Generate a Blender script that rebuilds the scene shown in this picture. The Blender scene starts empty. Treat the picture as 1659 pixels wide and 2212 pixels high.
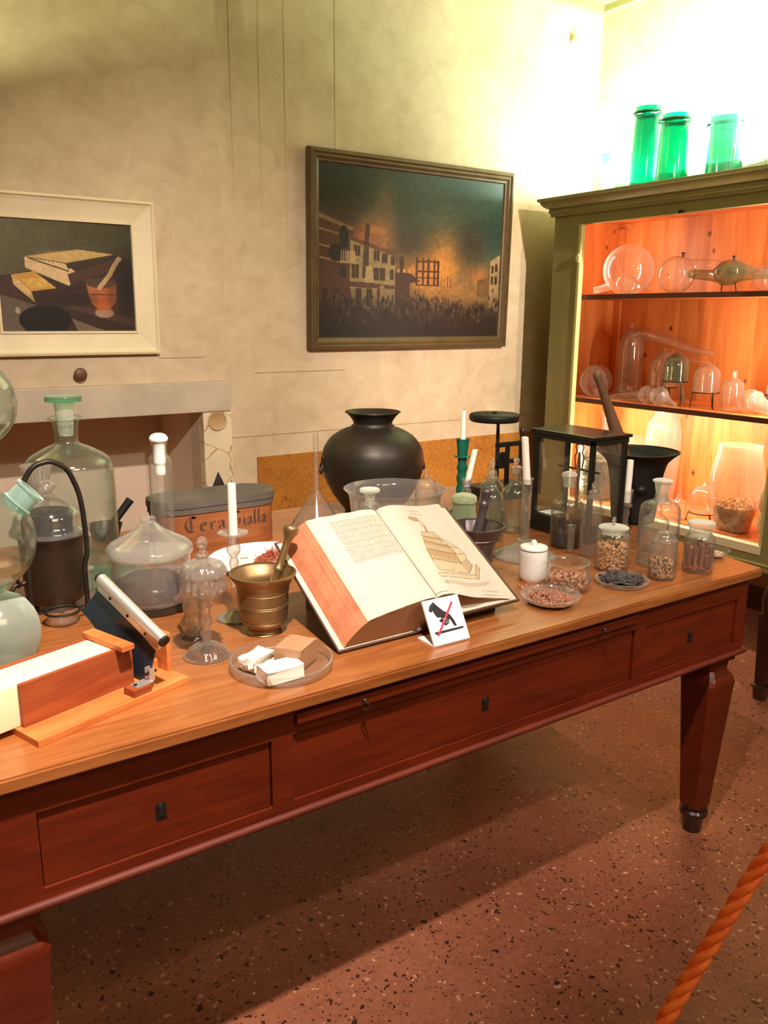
import bpy, bmesh, math, random
import numpy as np
from mathutils import Vector, Matrix, Euler

random.seed(7)
rng = np.random.default_rng(7)
S = bpy.context.scene
COL = S.collection
PI = math.pi

# ------------------------------------------------------------------ camera, world, lights, exposure
cam_d = bpy.data.cameras.new('camera'); cam = bpy.data.objects.new('camera', cam_d); COL.objects.link(cam)
YAW, PITCH, ROLL, FPX = 0.594596, 0.234454, 0.007163, 1772.78
fw = Vector((math.sin(YAW)*math.cos(PITCH), math.cos(YAW)*math.cos(PITCH), -math.sin(PITCH)))
rt = Vector((math.cos(YAW), -math.sin(YAW), 0)); up = rt.cross(fw)
rr = rt*math.cos(ROLL) + up*math.sin(ROLL); uu = -rt*math.sin(ROLL) + up*math.cos(ROLL)
m = Matrix((rr, uu, -fw)).transposed().to_4x4(); m.translation = Vector((0, 0, 1.5))
cam.matrix_world = m
cam_d.sensor_fit = 'VERTICAL'; cam_d.sensor_height = 36; cam_d.lens = FPX/2212*36
cam_d.clip_start = 0.02
S.camera = cam
S.view_settings.view_transform = 'Standard'; S.view_settings.look = 'None'
S.view_settings.gamma = 1; S.view_settings.exposure = 0.38; S.view_settings.use_curve_mapping = False
S.cycles.use_denoising = True
S.cycles.max_bounces = 14; S.cycles.transparent_max_bounces = 64; S.cycles.diffuse_bounces = 5
S.cycles.caustics_reflective = False; S.cycles.caustics_refractive = False
S.cycles.sample_clamp_indirect = 6

wd = bpy.data.worlds.new('world'); S.world = wd; wd.use_nodes = True
wd.node_tree.nodes['Background'].inputs[0].default_value = (0.9, 0.75, 0.5, 1)
wd.node_tree.nodes['Background'].inputs[1].default_value = 0.02

def spot(name, loc, target, power, color, size_deg, blend, radius):
    l = bpy.data.lights.new(name, 'SPOT'); l.energy = power; l.color = color
    l.spot_size = math.radians(size_deg); l.spot_blend = blend; l.shadow_soft_size = radius
    o = bpy.data.objects.new(name, l); COL.objects.link(o); o.location = loc
    o.rotation_euler = (Vector(target)-Vector(loc)).to_track_quat('-Z', 'Y').to_euler(); return o
def area(name, loc, target, power, color, sx, sy, spread=180):
    l = bpy.data.lights.new(name, 'AREA'); l.energy = power; l.color = color
    l.shape = 'RECTANGLE'; l.size = sx; l.size_y = sy; l.spread = math.radians(spread)
    o = bpy.data.objects.new(name, l); COL.objects.link(o); o.location = loc
    o.rotation_euler = (Vector(target)-Vector(loc)).to_track_quat('-Z', 'Y').to_euler(); return o

WARM = (1.0, 0.86, 0.75)
spot('ceiling_spotlight', (0.40, 0.50, 2.78), (0.12, 1.55, 0.8), 335, WARM, 62, 1.0, 0.035)         # track spot, front left of the table
spot('ceiling_spotlight', (0.46, 0.50, 2.78), (1.72, 1.62, 0.8), 150, WARM, 52, 0.9, 0.035)
spot('ceiling_spotlight', (3.20, 0.1, 2.85), (3.3, 3.7, 1.25), 520, (1.0, 0.88, 0.74), 40, 0.9, 0.02)    # track spot, front right, on the far corner
spot('ceiling_spotlight', (2.10, -.45, 2.85), (1.6, 2.1, 0.9), 120, (1.0, 0.87, 0.76), 52, 0.9, 0.03)  # weak fill added from the right, throws the book's shadow left
area('cabinet_top_lamp', (3.80, 2.75, 2.24), (3.75, 2.95, 4.0), 145, (0.90, 1.0, 0.88), 0.16, 1.3)     # fluorescent uplight on the cabinet
area('cupboard_lamp', (-0.80, 3.31, 1.89), (0.5, 3.75, 2.9), 90, (0.95, 1.0, 0.62), 0.06, 0.10)           # unseen uplight that brightens the upper left wall
spot('ceiling_spotlight', (0.52, 0.50, 2.78), (1.45, 3.7, 0.95), 330, WARM, 56, 1.0, 0.03)                # added wall washer, brightens the lower back wall
area('fill_light', (1.0, -1.2, 3.12), (1.0, -1.0, 0.0), 32, (1.0, 0.88, 0.62), 1.2, 1.2)                # added soft fill behind the camera, lifts the dim front faces
ORANGE = (1.0, 0.86, 0.64)
for z, h, e in ((1.80, .30, 4.2), (1.33, .46, 6.5)):
    area('case_lamp', (3.535, 2.075, z), (3.95, 2.80, z), e, ORANGE, 0.02, h)
for z, h, e in ((1.80, .30, 1.8), (.77, .46, 4.5)):
    area('case_lamp', (3.535, 3.262, z), (3.95, 2.95, z), e, ORANGE, 0.02, h)
area('case_lamp', (3.535, 2.65, 1.030), (3.95, 2.65, 0.60), 11, ORANGE, 1.0, 0.02)

# ------------------------------------------------------------------ helpers
def lin(r, g, b):
    f = lambda v: (v/255/12.92) if v/255 <= 0.04045 else ((v/255+0.055)/1.055)**2.4
    return (f(r), f(g), f(b), 1)

def link(o, parent=None):
    COL.objects.link(o)
    if parent is not None: o.parent = parent
    return o
def obj(name, bm, mat, parent=None, smooth=True, loc=None, label=None, angle=40):
    me = bpy.data.meshes.new(name)
    bmesh.ops.recalc_face_normals(bm, faces=bm.faces)
    bm.to_mesh(me); bm.free()
    for mm in (mat if isinstance(mat, (list, tuple)) else [mat]): me.materials.append(mm)
    if smooth:
        me.shade_smooth(); me.set_sharp_from_angle(angle=math.radians(angle))
    o = bpy.data.objects.new(name, me)
    if loc is not None: o.location = loc
    if label: o['label'] = label
    return link(o, parent)
def tag(o, label, cat, group=None, kind=None):
    o['label'] = label; o['category'] = cat
    if group: o['group'] = group
    if kind: o['kind'] = kind
    return o
def thing(name, label, cat, loc=(0, 0, 0), rz=0, group=None):
    o = bpy.data.objects.new(name, None); o.empty_display_size = 0.05; o.location = loc; o.rotation_euler = (0, 0, rz)
    link(o); return tag(o, label, cat, group)
def struct(name, bm, mat, smooth=False, label=None):
    o = obj(name, bm, mat, smooth=smooth); o['kind'] = 'structure'
    if label: o['label'] = label
    return o
def copy_tree(o, parent=None):
    c = o.copy(); COL.objects.link(c); c.parent = parent
    for ch in o.children: copy_tree(ch, c)
    return c

def box(bm, c, s, rot=None, bev=0.0, mi=0):
    r = bmesh.ops.create_cube(bm, size=1.0)
    vs = r['verts']
    M4 = Matrix.Translation(Vector(c)) @ ((rot.to_matrix().to_4x4()) if rot else Matrix.Identity(4)) @ Matrix.Diagonal((*s, 1))
    bmesh.ops.transform(bm, matrix=M4, verts=vs)
    fs = list({f for v in vs for f in v.link_faces})
    for f in fs: f.material_index = mi
    if bev > 0:
        es = list({e for v in vs for e in v.link_edges})
        bmesh.ops.bevel(bm, geom=es, offset=bev, segments=2, affect='EDGES', profile=0.7)
    return vs
def box2(bm, a, b, bev=0.0, mi=0):
    return box(bm, [(a[i]+b[i])/2 for i in range(3)], [abs(b[i]-a[i]) for i in range(3)], None, bev, mi)
def chaikin(p, n=1):
    for _ in range(n):
        q = [p[0]]
        for a, b in zip(p[:-1], p[1:]):
            q += [tuple(.8*a[i]+.2*b[i] for i in range(len(a))), tuple(.2*a[i]+.8*b[i] for i in range(len(a)))]
        p = q+[p[-1]]
    return p
def lathe(bm, prof, seg=48, ribs=0, amp=0.0, ribz=None, o=(0, 0, 0), M4=None):
    """revolve (r, z) pairs; ends on the axis are closed with a single vertex"""
    rings = []
    for r, z in prof:
        if r < 1e-6: rings.append([bm.verts.new((o[0], o[1], o[2]+z))])
        else:
            ring = []
            for k in range(seg):
                t = 2*PI*k/seg; q = r
                if ribs and (ribz is None or ribz[0] <= z <= ribz[1]): q = r*(1+amp*math.cos(ribs*t))
                ring.append(bm.verts.new((o[0]+q*math.cos(t), o[1]+q*math.sin(t), o[2]+z)))
            rings.append(ring)
    for A, B in zip(rings[:-1], rings[1:]):
        if len(A) == 1 and len(B) == 1: continue
        for k in range(seg):
            j = (k+1) % seg
            if len(A) == 1: bm.faces.new((A[0], B[j], B[k]))
            elif len(B) == 1: bm.faces.new((A[k], A[j], B[0]))
            else: bm.faces.new((A[k], A[j], B[j], B[k]))
    if M4 is not None: bmesh.ops.transform(bm, matrix=M4, verts=[v for R in rings for v in R])
    return [v for R in rings for v in R]
def vessel(outer, t=0.003, floor=0.006, sm=1, seg=48, **kw):
    """closed glass wall with a real inside"""
    bm = bmesh.new(); p = chaikin(outer, sm) if sm else list(outer)
    z0 = p[0][1]
    inner = [(max(r-t, 0.001), z) for r, z in p if z > z0+floor]
    prof = [(0, z0)] + p + [(inner[-1][0], p[-1][1]+0.0005)] + inner[::-1][1:] + [(max(inner[0][0]-0.002, 0.0008), z0+floor), (0, z0+floor)]
    lathe(bm, prof, seg, **kw); return bm
def solid(prof, sm=1, seg=40, **kw):
    bm = bmesh.new(); p = chaikin(prof, sm) if sm else list(prof)
    lathe(bm, [(0, p[0][1])]+p+[(0, p[-1][1])], seg, **kw); return bm
def sphere(bm, c, r, seg=32, rings=18, sc=(1, 1, 1)):
    q = bmesh.ops.create_uvsphere(bm, u_segments=seg, v_segments=rings, radius=r)
    bmesh.ops.transform(bm, matrix=Matrix.Translation(Vector(c)) @ Matrix.Diagonal((*sc, 1)), verts=q['verts']); return q['verts']
def tube(bm, pts, radii, seg=12, cap=True):
    pts = [Vector(p) for p in pts]; n = len(pts)
    if not isinstance(radii, (list, tuple)): radii = [radii]*n
    rings = []; ref = None
    for i, p in enumerate(pts):
        d = (pts[min(i+1, n-1)]-pts[max(i-1, 0)]).normalized()
        if ref is None: ref = Vector((0, 0, 1)) if abs(d.z) < 0.9 else Vector((1, 0, 0))
        a = d.cross(ref).normalized(); b = a.cross(d).normalized(); ref = b
        rings.append([bm.verts.new(p+(a*math.cos(2*PI*k/seg)+b*math.sin(2*PI*k/seg))*radii[i]) for k in range(seg)])
    for A, B in zip(rings[:-1], rings[1:]):
        for k in range(seg):
            j = (k+1) % seg; bm.faces.new((A[k], A[j], B[j], B[k]))
    if cap: bm.faces.new(rings[0][::-1]); bm.faces.new(rings[-1])
def smooth_path(pts, n=3):
    return chaikin([tuple(p) for p in pts], n)
def prism(bm, poly, a, b, mi=0):
    """poly: list of 2D points mapped by function-free axes: a = (origin, ux, uy), b = extrusion vector"""
    o, ux, uy = (Vector(v) for v in a); ex = Vector(b)
    A = [bm.verts.new(o+ux*x+uy*y) for x, y in poly]; B = [bm.verts.new(o+ux*x+uy*y+ex) for x, y in poly]
    fs = [bm.faces.new(A), bm.faces.new(B[::-1])]
    n = len(poly)
    for i in range(n): fs.append(bm.faces.new((A[i], B[i], B[(i+1) % n], A[(i+1) % n])))
    for f in fs: f.material_index = mi
    return A+B
def torus(bm, c, R, r, axis=(0, 0, 1), seg=24, sub=8):
    q = Vector((0, 0, 1)).rotation_difference(Vector(axis)).to_matrix().to_4x4()
    rings = []
    for i in range(seg):
        t = 2*PI*i/seg
        rings.append([bm.verts.new(Vector(c)+q @ Vector(((R+r*math.cos(s))*math.cos(t), (R+r*math.cos(s))*math.sin(t), r*math.sin(s)))) for s in [2*PI*k/sub for k in range(sub)]])
    for i in range(seg):
        A, B = rings[i], rings[(i+1) % seg]
        for k in range(sub): bm.faces.new((A[k], B[k], B[(k+1) % sub], A[(k+1) % sub]))

# ------------------------------------------------------------------ materials
def newmat(name):
    mt = bpy.data.materials.new(name); mt.use_nodes = True; nt = mt.node_tree; nt.nodes.clear()
    out = nt.nodes.new('ShaderNodeOutputMaterial'); return mt, nt, out
def node(nt, t, **kw):
    n = nt.nodes.new(t)
    for k, v in kw.items(): setattr(n, k, v)
    return n
def coords(nt, scale=(1, 1, 1), kind='Object'):
    tc = node(nt, 'ShaderNodeTexCoord'); mp = node(nt, 'ShaderNodeMapping'); mp.inputs['Scale'].default_value = scale
    nt.links.new(tc.outputs[kind], mp.inputs['Vector']); return mp.outputs['Vector']
def ramp(nt, src, stops):
    r = node(nt, 'ShaderNodeValToRGB')
    while len(r.color_ramp.elements) < len(stops): r.color_ramp.elements.new(0.5)
    for e, (p, c) in zip(r.color_ramp.elements, stops): e.position = p; e.color = c
    nt.links.new(src, r.inputs['Fac']); return r.outputs['Color']
def noise(nt, vec, scale, detail=4, rough=0.55, dist=0.0):
    n = node(nt, 'ShaderNodeTexNoise'); n.inputs['Scale'].default_value = scale; n.inputs['Detail'].default_value = detail
    n.inputs['Roughness'].default_value = rough; n.inputs['Distortion'].default_value = dist
    nt.links.new(vec, n.inputs['Vector']); return n.outputs['Fac']
def mix(nt, fac, a, b, mode='MIX'):
    n = node(nt, 'ShaderNodeMix', data_type='RGBA', blend_type=mode)
    if isinstance(fac, (int, float)): n.inputs['Factor'].default_value = fac
    else: nt.links.new(fac, n.inputs['Factor'])
    for v, k in ((a, 6), (b, 7)):
        if isinstance(v, tuple): n.inputs[k].default_value = v
        else: nt.links.new(v, n.inputs[k])
    return n.outputs[2]
def bumped(nt, src, strength, dist=0.002):
    b = node(nt, 'ShaderNodeBump'); b.inputs['Strength'].default_value = strength; b.inputs['Distance'].default_value = dist
    nt.links.new(src, b.inputs['Height']); return b.outputs['Normal']
def pr(name, col, rough=0.5, metal=0.0, col2=None, scale=8, stretch=(1, 1, 1), bump=0.0, coat=0.0, sss=0.0, bscale=None, spec=0.5, emit=None):
    mt, nt, out = newmat(name); b = node(nt, 'ShaderNodeBsdfPrincipled')
    b.inputs['Roughness'].default_value = rough; b.inputs['Metallic'].default_value = metal; b.inputs['Coat Weight'].default_value = coat
    b.inputs['Coat Roughness'].default_value = 0.12; b.inputs['Specular IOR Level'].default_value = spec
    if sss: b.inputs['Subsurface Weight'].default_value = sss; b.inputs['Subsurface Radius'].default_value = (0.02, 0.014, 0.008); b.inputs['Subsurface Scale'].default_value = 0.5
    b.inputs['Base Color'].default_value = col
    if col2 is not None or bump:
        v = coords(nt, stretch); n = noise(nt, v, scale, 5)
        if col2 is not None: nt.links.new(ramp(nt, n, [(0.32, col), (0.68, col2)]), b.inputs['Base Color'])
        if bump:
            nb = n if bscale is None else noise(nt, v, bscale, 3)
            nt.links.new(bumped(nt, nb, bump), b.inputs['Normal'])
    nt.links.new(b.outputs[0], out.inputs[0]); return mt
def glass(name, tint=(0.99, 0.992, 0.988), edge=(0.58, 0.59, 0.55), dust=0.030, dustcol=(0.95, 0.93, 0.88, 1), rough=0.07, gloss=1.0):
    """thin blown glass: light passes straight through, rims darken and shine, a film of dust scatters a little"""
    mt, nt, out = newmat(name)
    lw = node(nt, 'ShaderNodeLayerWeight'); lw.inputs['Blend'].default_value = 0.5
    def power(e, k, c):
        q = node(nt, 'ShaderNodeMath', operation='POWER'); q.inputs[1].default_value = e; nt.links.new(lw.outputs['Facing'], q.inputs[0])
        s = node(nt, 'ShaderNodeMath', operation='MULTIPLY_ADD'); s.inputs[1].default_value = k; s.inputs[2].default_value = c; nt.links.new(q.outputs[0], s.inputs[0]); return s
    p = power(2.6, 1.0, 0.0)
    tr = node(nt, 'ShaderNodeBsdfTransparent'); nt.links.new(mix(nt, p.outputs[0], (*tint, 1), (*edge, 1)), tr.inputs['Color'])
    gl = node(nt, 'ShaderNodeBsdfGlossy'); gl.inputs['Roughness'].default_value = rough; gl.inputs['Color'].default_value = (1, 1, 1, 1)
    g = power(4.0, min(0.85*gloss, 0.85), 0.05*gloss)
    m1 = node(nt, 'ShaderNodeMixShader'); nt.links.new(g.outputs[0], m1.inputs[0]); nt.links.new(tr.outputs[0], m1.inputs[1]); nt.links.new(gl.outputs[0], m1.inputs[2])
    df = node(nt, 'ShaderNodeBsdfDiffuse'); df.inputs['Color'].default_value = dustcol
    tl = node(nt, 'ShaderNodeBsdfTranslucent'); tl.inputs['Color'].default_value = dustcol
    dd = node(nt, 'ShaderNodeMixShader'); dd.inputs[0].default_value = 0.4; nt.links.new(df.outputs[0], dd.inputs[1]); nt.links.new(tl.outputs[0], dd.inputs[2])
    k = node(nt, 'ShaderNodeMath', operation='MULTIPLY_ADD'); k.inputs[1].default_value = dust*3.5; k.inputs[2].default_value = dust; nt.links.new(p.outputs[0], k.inputs[0])
    m2 = node(nt, 'ShaderNodeMixShader'); nt.links.new(k.outputs[0], m2.inputs[0]); nt.links.new(m1.outputs[0], m2.inputs[1]); nt.links.new(dd.outputs[0], m2.inputs[2])
    nt.links.new(m2.outputs[0], out.inputs[0]); return mt
def crystal(name):
    """thick cast glass: half refracting, half the thin clear glass above"""
    mt = glass(name, (0.955, 0.945, 0.935), (0.38, 0.35, 0.33), 0.085, (1.0, 0.95, 0.92, 1), 0.09, 2.4); nt = mt.node_tree
    out = [n for n in nt.nodes if n.bl_idname == 'ShaderNodeOutputMaterial'][0]; thin = out.inputs[0].links[0].from_socket
    g = node(nt, 'ShaderNodeBsdfGlass'); g.inputs['Color'].default_value = (1, 0.98, 0.96, 1); g.inputs['Roughness'].default_value = 0.03; g.inputs['IOR'].default_value = 1.4
    ms = node(nt, 'ShaderNodeMixShader'); ms.inputs[0].default_value = 0.22; nt.links.new(thin, ms.inputs[1]); nt.links.new(g.outputs[0], ms.inputs[2]); nt.links.new(ms.outputs[0], out.inputs[0]); return mt
def paint_mat(name, rough=0.55, spec=0.3):
    mt, nt, out = newmat(name); b = node(nt, 'ShaderNodeBsdfPrincipled'); a = node(nt, 'ShaderNodeVertexColor'); a.layer_name = 'Col'
    b.inputs['Roughness'].default_value = rough; b.inputs['Specular IOR Level'].default_value = spec
    nt.links.new(a.outputs['Color'], b.inputs['Base Color']); nt.links.new(b.outputs[0], out.inputs[0]); return mt

# wall plaster, floor terrazzo, woods
def m_plaster():
    mt, nt, out = newmat('cream_plaster'); b = node(nt, 'ShaderNodeBsdfPrincipled'); b.inputs['Roughness'].default_value = 0.75; b.inputs['Specular IOR Level'].default_value = 0.25
    v = coords(nt); n1 = noise(nt, v, 1.6, 6, 0.6); n2 = noise(nt, v, 9, 6, 0.65, 0.6)
    c1 = ramp(nt, n1, [(0.3, lin(198, 178, 152)), (0.7, lin(212, 194, 168))]); c2 = ramp(nt, n2, [(0.3, lin(214, 205, 190)), (0.75, lin(255, 255, 250))])
    nt.links.new(mix(nt, 0.7, c1, c2, 'MULTIPLY'), b.inputs['Base Color']); nt.links.new(bumped(nt, n2, 0.25, 0.003), b.inputs['Normal'])
    nt.links.new(b.outputs[0], out.inputs[0]); return mt
def m_terrazzo():
    mt, nt, out = newmat('terrazzo'); b = node(nt, 'ShaderNodeBsdfPrincipled'); b.inputs['Roughness'].default_value = 0.42
    v0 = coords(nt); nw = node(nt, 'ShaderNodeTexNoise'); nw.inputs['Scale'].default_value = 40; nt.links.new(v0, nw.inputs['Vector']); v = mix(nt, 0.03, v0, nw.outputs['Color']); base = ramp(nt, noise(nt, v, 3.5, 8, 0.7), [(0.3, lin(138, 80, 58)), (0.7, lin(166, 104, 78))])
    fine = ramp(nt, noise(nt, v, 70, 5, 0.75), [(0.3, (0.62, 0.58, 0.55, 1)), (0.62, (1.05, 1.05, 1.02, 1))]); c = mix(nt, 0.8, base, fine, 'MULTIPLY')
    for sc, thr, cell, col in ((75, 0.34, 0.90, lin(58, 34, 26)), (130, 0.36, 0.86, lin(70, 44, 34)), (110, 0.30, 0.955, lin(216, 180, 150)), (52, 0.30, 0.94, lin(60, 36, 28)), (64, 0.36, 0.94, lin(190, 138, 108))):
        vo = node(nt, 'ShaderNodeTexVoronoi'); vo.inputs['Scale'].default_value = sc; nt.links.new(v, vo.inputs['Vector'])
        sep = node(nt, 'ShaderNodeSeparateColor'); nt.links.new(vo.outputs['Color'], sep.inputs[0])
        a = node(nt, 'ShaderNodeMath', operation='LESS_THAN'); a.inputs[1].default_value = thr; nt.links.new(vo.outputs['Distance'], a.inputs[0])
        g = node(nt, 'ShaderNodeMath', operation='GREATER_THAN'); g.inputs[1].default_value = cell; nt.links.new(sep.outputs[0], g.inputs[0])
        mm = node(nt, 'ShaderNodeMath', operation='MULTIPLY'); nt.links.new(a.outputs[0], mm.inputs[0]); nt.links.new(g.outputs[0], mm.inputs[1])
        c = mix(nt, mm.outputs[0], c, col)
    nt.links.new(c, b.inputs['Base Color']); nt.links.new(b.outputs[0], out.inputs[0]); return mt
def m_wood(name, dark, light, stretch=(1.2, 14, 14), scale=4, rough=0.4, coat=0.0, blotch=0.35, bump=0.12):
    mt, nt, out = newmat(name); b = node(nt, 'ShaderNodeBsdfPrincipled'); b.inputs['Roughness'].default_value = rough; b.inputs['Coat Weight'].default_value = coat; b.inputs['Coat Roughness'].default_value = 0.15
    v = coords(nt, stretch); n1 = noise(nt, v, scale, 7, 0.6, 0.5); v2 = coords(nt, (1, 1, 1)); n2 = noise(nt, v2, 3.2, 4)
    c1 = ramp(nt, n1, [(0.3, dark), (0.68, light)]); c2 = ramp(nt, n2, [(0.3, (0.72, 0.66, 0.6, 1)), (0.7, (1.05, 1.05, 1.05, 1))])
    nt.links.new(mix(nt, blotch*2, c1, c2, 'MULTIPLY'), b.inputs['Base Color']); nt.links.new(bumped(nt, n1, bump, 0.001), b.inputs['Normal'])
    nt.links.new(b.outputs[0], out.inputs[0]); return mt
def m_pine():
    mt, nt, out = newmat('orange_pine'); b = node(nt, 'ShaderNodeBsdfPrincipled'); b.inputs['Roughness'].default_value = 0.45
    v = coords(nt, (9, 9, 0.9)); n1 = noise(nt, v, 2.2, 6, 0.6, 0.4); c1 = ramp(nt, n1, [(0.3, lin(205, 110, 50)), (0.7, lin(238, 154, 84))])
    vb = coords(nt, (1, 1, 1)); sx = node(nt, 'ShaderNodeSeparateXYZ'); nt.links.new(vb, sx.inputs[0])
    ad = node(nt, 'ShaderNodeMath', operation='ADD'); nt.links.new(sx.outputs[0], ad.inputs[0]); nt.links.new(sx.outputs[1], ad.inputs[1])
    sc = node(nt, 'ShaderNodeMath', operation='MULTIPLY'); sc.inputs[1].default_value = 6.5; nt.links.new(ad.outputs[0], sc.inputs[0])
    fl = node(nt, 'ShaderNodeMath', operation='FLOOR'); nt.links.new(sc.outputs[0], fl.inputs[0])
    wn = node(nt, 'ShaderNodeTexWhiteNoise', noise_dimensions='1D'); nt.links.new(fl.outputs[0], wn.inputs['W'])
    pl = ramp(nt, wn.outputs['Value'], [(0, (0.74, 0.66, 0.6, 1)), (1, (1.05, 1.05, 1.05, 1))]); c = mix(nt, 0.9, c1, pl, 'MULTIPLY')
    vo = node(nt, 'ShaderNodeTexVoronoi'); vo.inputs['Scale'].default_value = 7.5; nt.links.new(coords(nt, (1, 1, 0.8)), vo.inputs['Vector'])
    kn = ramp(nt, vo.outputs['Distance'], [(0.05, lin(92, 40, 14)), (0.12, (1, 1, 1, 1))]); c = mix(nt, 0.85, c, kn, 'MULTIPLY')
    nt.links.new(c, b.inputs['Base Color']); nt.links.new(b.outputs[0], out.inputs[0]); return mt
def m_marble(name, base, base2, vein, vscale, width):
    mt, nt, out = newmat(name); b = node(nt, 'ShaderNodeBsdfPrincipled'); b.inputs['Roughness'].default_value = 0.4
    v = coords(nt); n = node(nt, 'ShaderNodeTexNoise'); n.inputs['Scale'].default_value = 7; n.inputs['Detail'].default_value = 4; nt.links.new(v, n.inputs['Vector'])
    wv = mix(nt, 0.10, v, n.outputs['Color']); vo = node(nt, 'ShaderNodeTexVoronoi', feature='DISTANCE_TO_EDGE'); vo.inputs['Scale'].default_value = vscale; nt.links.new(wv, vo.inputs['Vector'])
    c = ramp(nt, noise(nt, v, 6, 5), [(0.3, base), (0.7, base2)]); k = ramp(nt, vo.outputs['Distance'], [(0.0, (1, 1, 1, 1)), (width, (0, 0, 0, 1))])
    nt.links.new(mix(nt, k, c, vein), b.inputs['Base Color']); nt.links.new(b.outputs[0], out.inputs[0]); return mt
def tilted(nt, scale):
    tc = node(nt, 'ShaderNodeTexCoord'); r = node(nt, 'ShaderNodeMapping'); r.inputs['Rotation'].default_value = (-math.radians(30.5), 0, 0); nt.links.new(tc.outputs['Object'], r.inputs['Vector'])
    q = node(nt, 'ShaderNodeMapping'); q.inputs['Scale'].default_value = scale; nt.links.new(r.outputs[0], q.inputs['Vector']); return q.outputs['Vector']
def m_foreedge():
    mt, nt, out = newmat('red_stained_page_edges'); b = node(nt, 'ShaderNodeBsdfPrincipled'); b.inputs['Roughness'].default_value = 0.8
    n1 = noise(nt, tilted(nt, (110, 1.6, 110)), 2.5, 5); n2 = noise(nt, coords(nt), 14, 6, 0.7)
    c = mix(nt, 0.5, ramp(nt, n1, [(0.3, lin(158, 72, 48)), (0.7, lin(200, 128, 92))]), ramp(nt, n2, [(0.3, lin(156, 64, 44)), (0.72, lin(208, 146, 100))]))
    nt.links.new(c, b.inputs['Base Color']); nt.links.new(bumped(nt, n1, 0.5, 0.002), b.inputs['Normal']); nt.links.new(b.outputs[0], out.inputs[0]); return mt

PLASTER = m_plaster(); TERRAZZO = m_terrazzo(); PINE = m_pine()
TOPWOOD = m_wood('worn_walnut_top', lin(136, 76, 36), lin(174, 108, 58), (1.3, 16, 16), 4, 0.30, 0.4)
WALNUT = m_wood('red_brown_walnut', lin(86, 25, 5), lin(114, 38, 10), (1.5, 14, 14), 4, 0.42, 0.08)
DARKWOOD = m_wood('dark_polished_wood', lin(40, 20, 14), lin(62, 32, 22), (1.5, 12, 12), 4, 0.3, 0.3)
BEADWOOD = m_wood('matt_walnut_bead', lin(86, 25, 5), lin(114, 38, 10), (1.5, 14, 14), 4, 0.62)
STANDWOOD = m_wood('dark_stand_wood', lin(48, 32, 22), lin(74, 50, 34), (1.5, 14, 14), 4, 0.3, 0.3)
MAHOGANY = m_wood('mahogany_board', lin(140, 62, 32), lin(176, 90, 48), (2, 18, 18), 3, 0.5)
BASEWOOD = m_wood('orange_base_board', lin(196, 106, 52), lin(222, 140, 76), (2, 18, 18), 3, 0.5)
BOXWOOD = m_wood('honey_box_wood', lin(122, 66, 30), lin(154, 90, 46), (2, 8, 16), 3, 0.5)
PESTLEWOOD = m_wood('grey_brown_turned_wood', lin(96, 66, 44), lin(130, 94, 66), (20, 20, 2), 3, 0.6)
GREYLID = pr('slate_painted_lid', lin(72, 66, 60), 0.55, 0, lin(96, 88, 78), 10, bump=0.1)
CABPAINT = pr('olive_grey_paint', lin(140, 136, 88), 0.5, 0, lin(152, 146, 96), 6)
CABEDGE = pr('pale_green_edge', lin(206, 204, 140), 0.5)
STONE = pr('grey_limestone', lin(170, 156, 136), 0.7, 0, lin(186, 172, 150), 7, bump=0.15)
NICHE = pr('niche_plaster', lin(216, 194, 170), 0.8, 0, lin(226, 204, 180), 4)
CARRARA = m_marble('veined_pale_marble', lin(206, 190, 158), lin(222, 206, 176), lin(160, 120, 80), 6, 0.02)
OCHRE = m_marble('ochre_faux_marble', lin(158, 100, 34), lin(182, 122, 48), lin(116, 66, 22), 30, 0.035)
BLACKSTONE = pr('black_speckled_stone', lin(34, 32, 30), 0.4, 0, lin(70, 66, 60), 60)
COPPER = pr('blackened_copper', lin(36, 36, 28), 0.46, 0.45, lin(52, 40, 32), 7, bump=0.06)
BRASS = pr('old_brass', lin(166, 138, 98), 0.44, 0.85, lin(142, 114, 78), 9, bump=0.05)
BRONZE = pr('brown_bronze', lin(58, 46, 37), 0.42, 0.55, lin(74, 58, 44), 8, bump=0.06)
IRON = pr('dark_iron', lin(46, 42, 38), 0.45, 0.7, lin(62, 55, 48), 20, bump=0.1)
BLACKIRON = pr('black_cast_iron', lin(26, 25, 24), 0.5, 0.4, lin(38, 36, 34), 15, bump=0.12)
GREYIRON = pr('grey_iron', lin(104, 92, 92), 0.36, 0.5, lin(84, 74, 74), 12, bump=0.08)
STEEL = pr('brushed_aluminium', lin(226, 222, 218), 0.42, 0.8)
BLADE = pr('blued_steel_blade', lin(46, 66, 90), 0.30, 0.45, lin(60, 82, 106), 5)
BLACKPAINT = pr('black_lacquer', lin(20, 18, 17), 0.3, 0, coat=0.3)
WHITE = pr('white_ceramic', lin(240, 238, 234), 0.25, sss=0.1)
PAPERWHITE = pr('white_board', lin(244, 240, 238), 0.5)
WAX = pr('white_candle_wax', lin(246, 238, 228), 0.45, sss=0.4)
SOAP = pr('cream_soap_bar', lin(250, 230, 190), 0.5, sss=0.4)
SOAPW = pr('white_soap', lin(246, 240, 230), 0.55, 0, lin(252, 248, 240), 30, bump=0.15, sss=0.2)
SOAPB = pr('brown_soap', lin(178, 136, 102), 0.65, 0, lin(162, 120, 86), 20, bump=0.2)
BLACK = pr('flat_black', lin(24, 22, 22), 0.6)
RED = pr('signal_red', lin(226, 44, 78), 0.5)
INK = pr('faded_brown_ink', lin(66, 40, 24), 0.7)
LEATHER = pr('dark_leather_board', lin(70, 46, 38), 0.5, 0, lin(88, 60, 50), 14, bump=0.15)
PAGE = pr('cream_paper', lin(200, 188, 168), 0.8)
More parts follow.
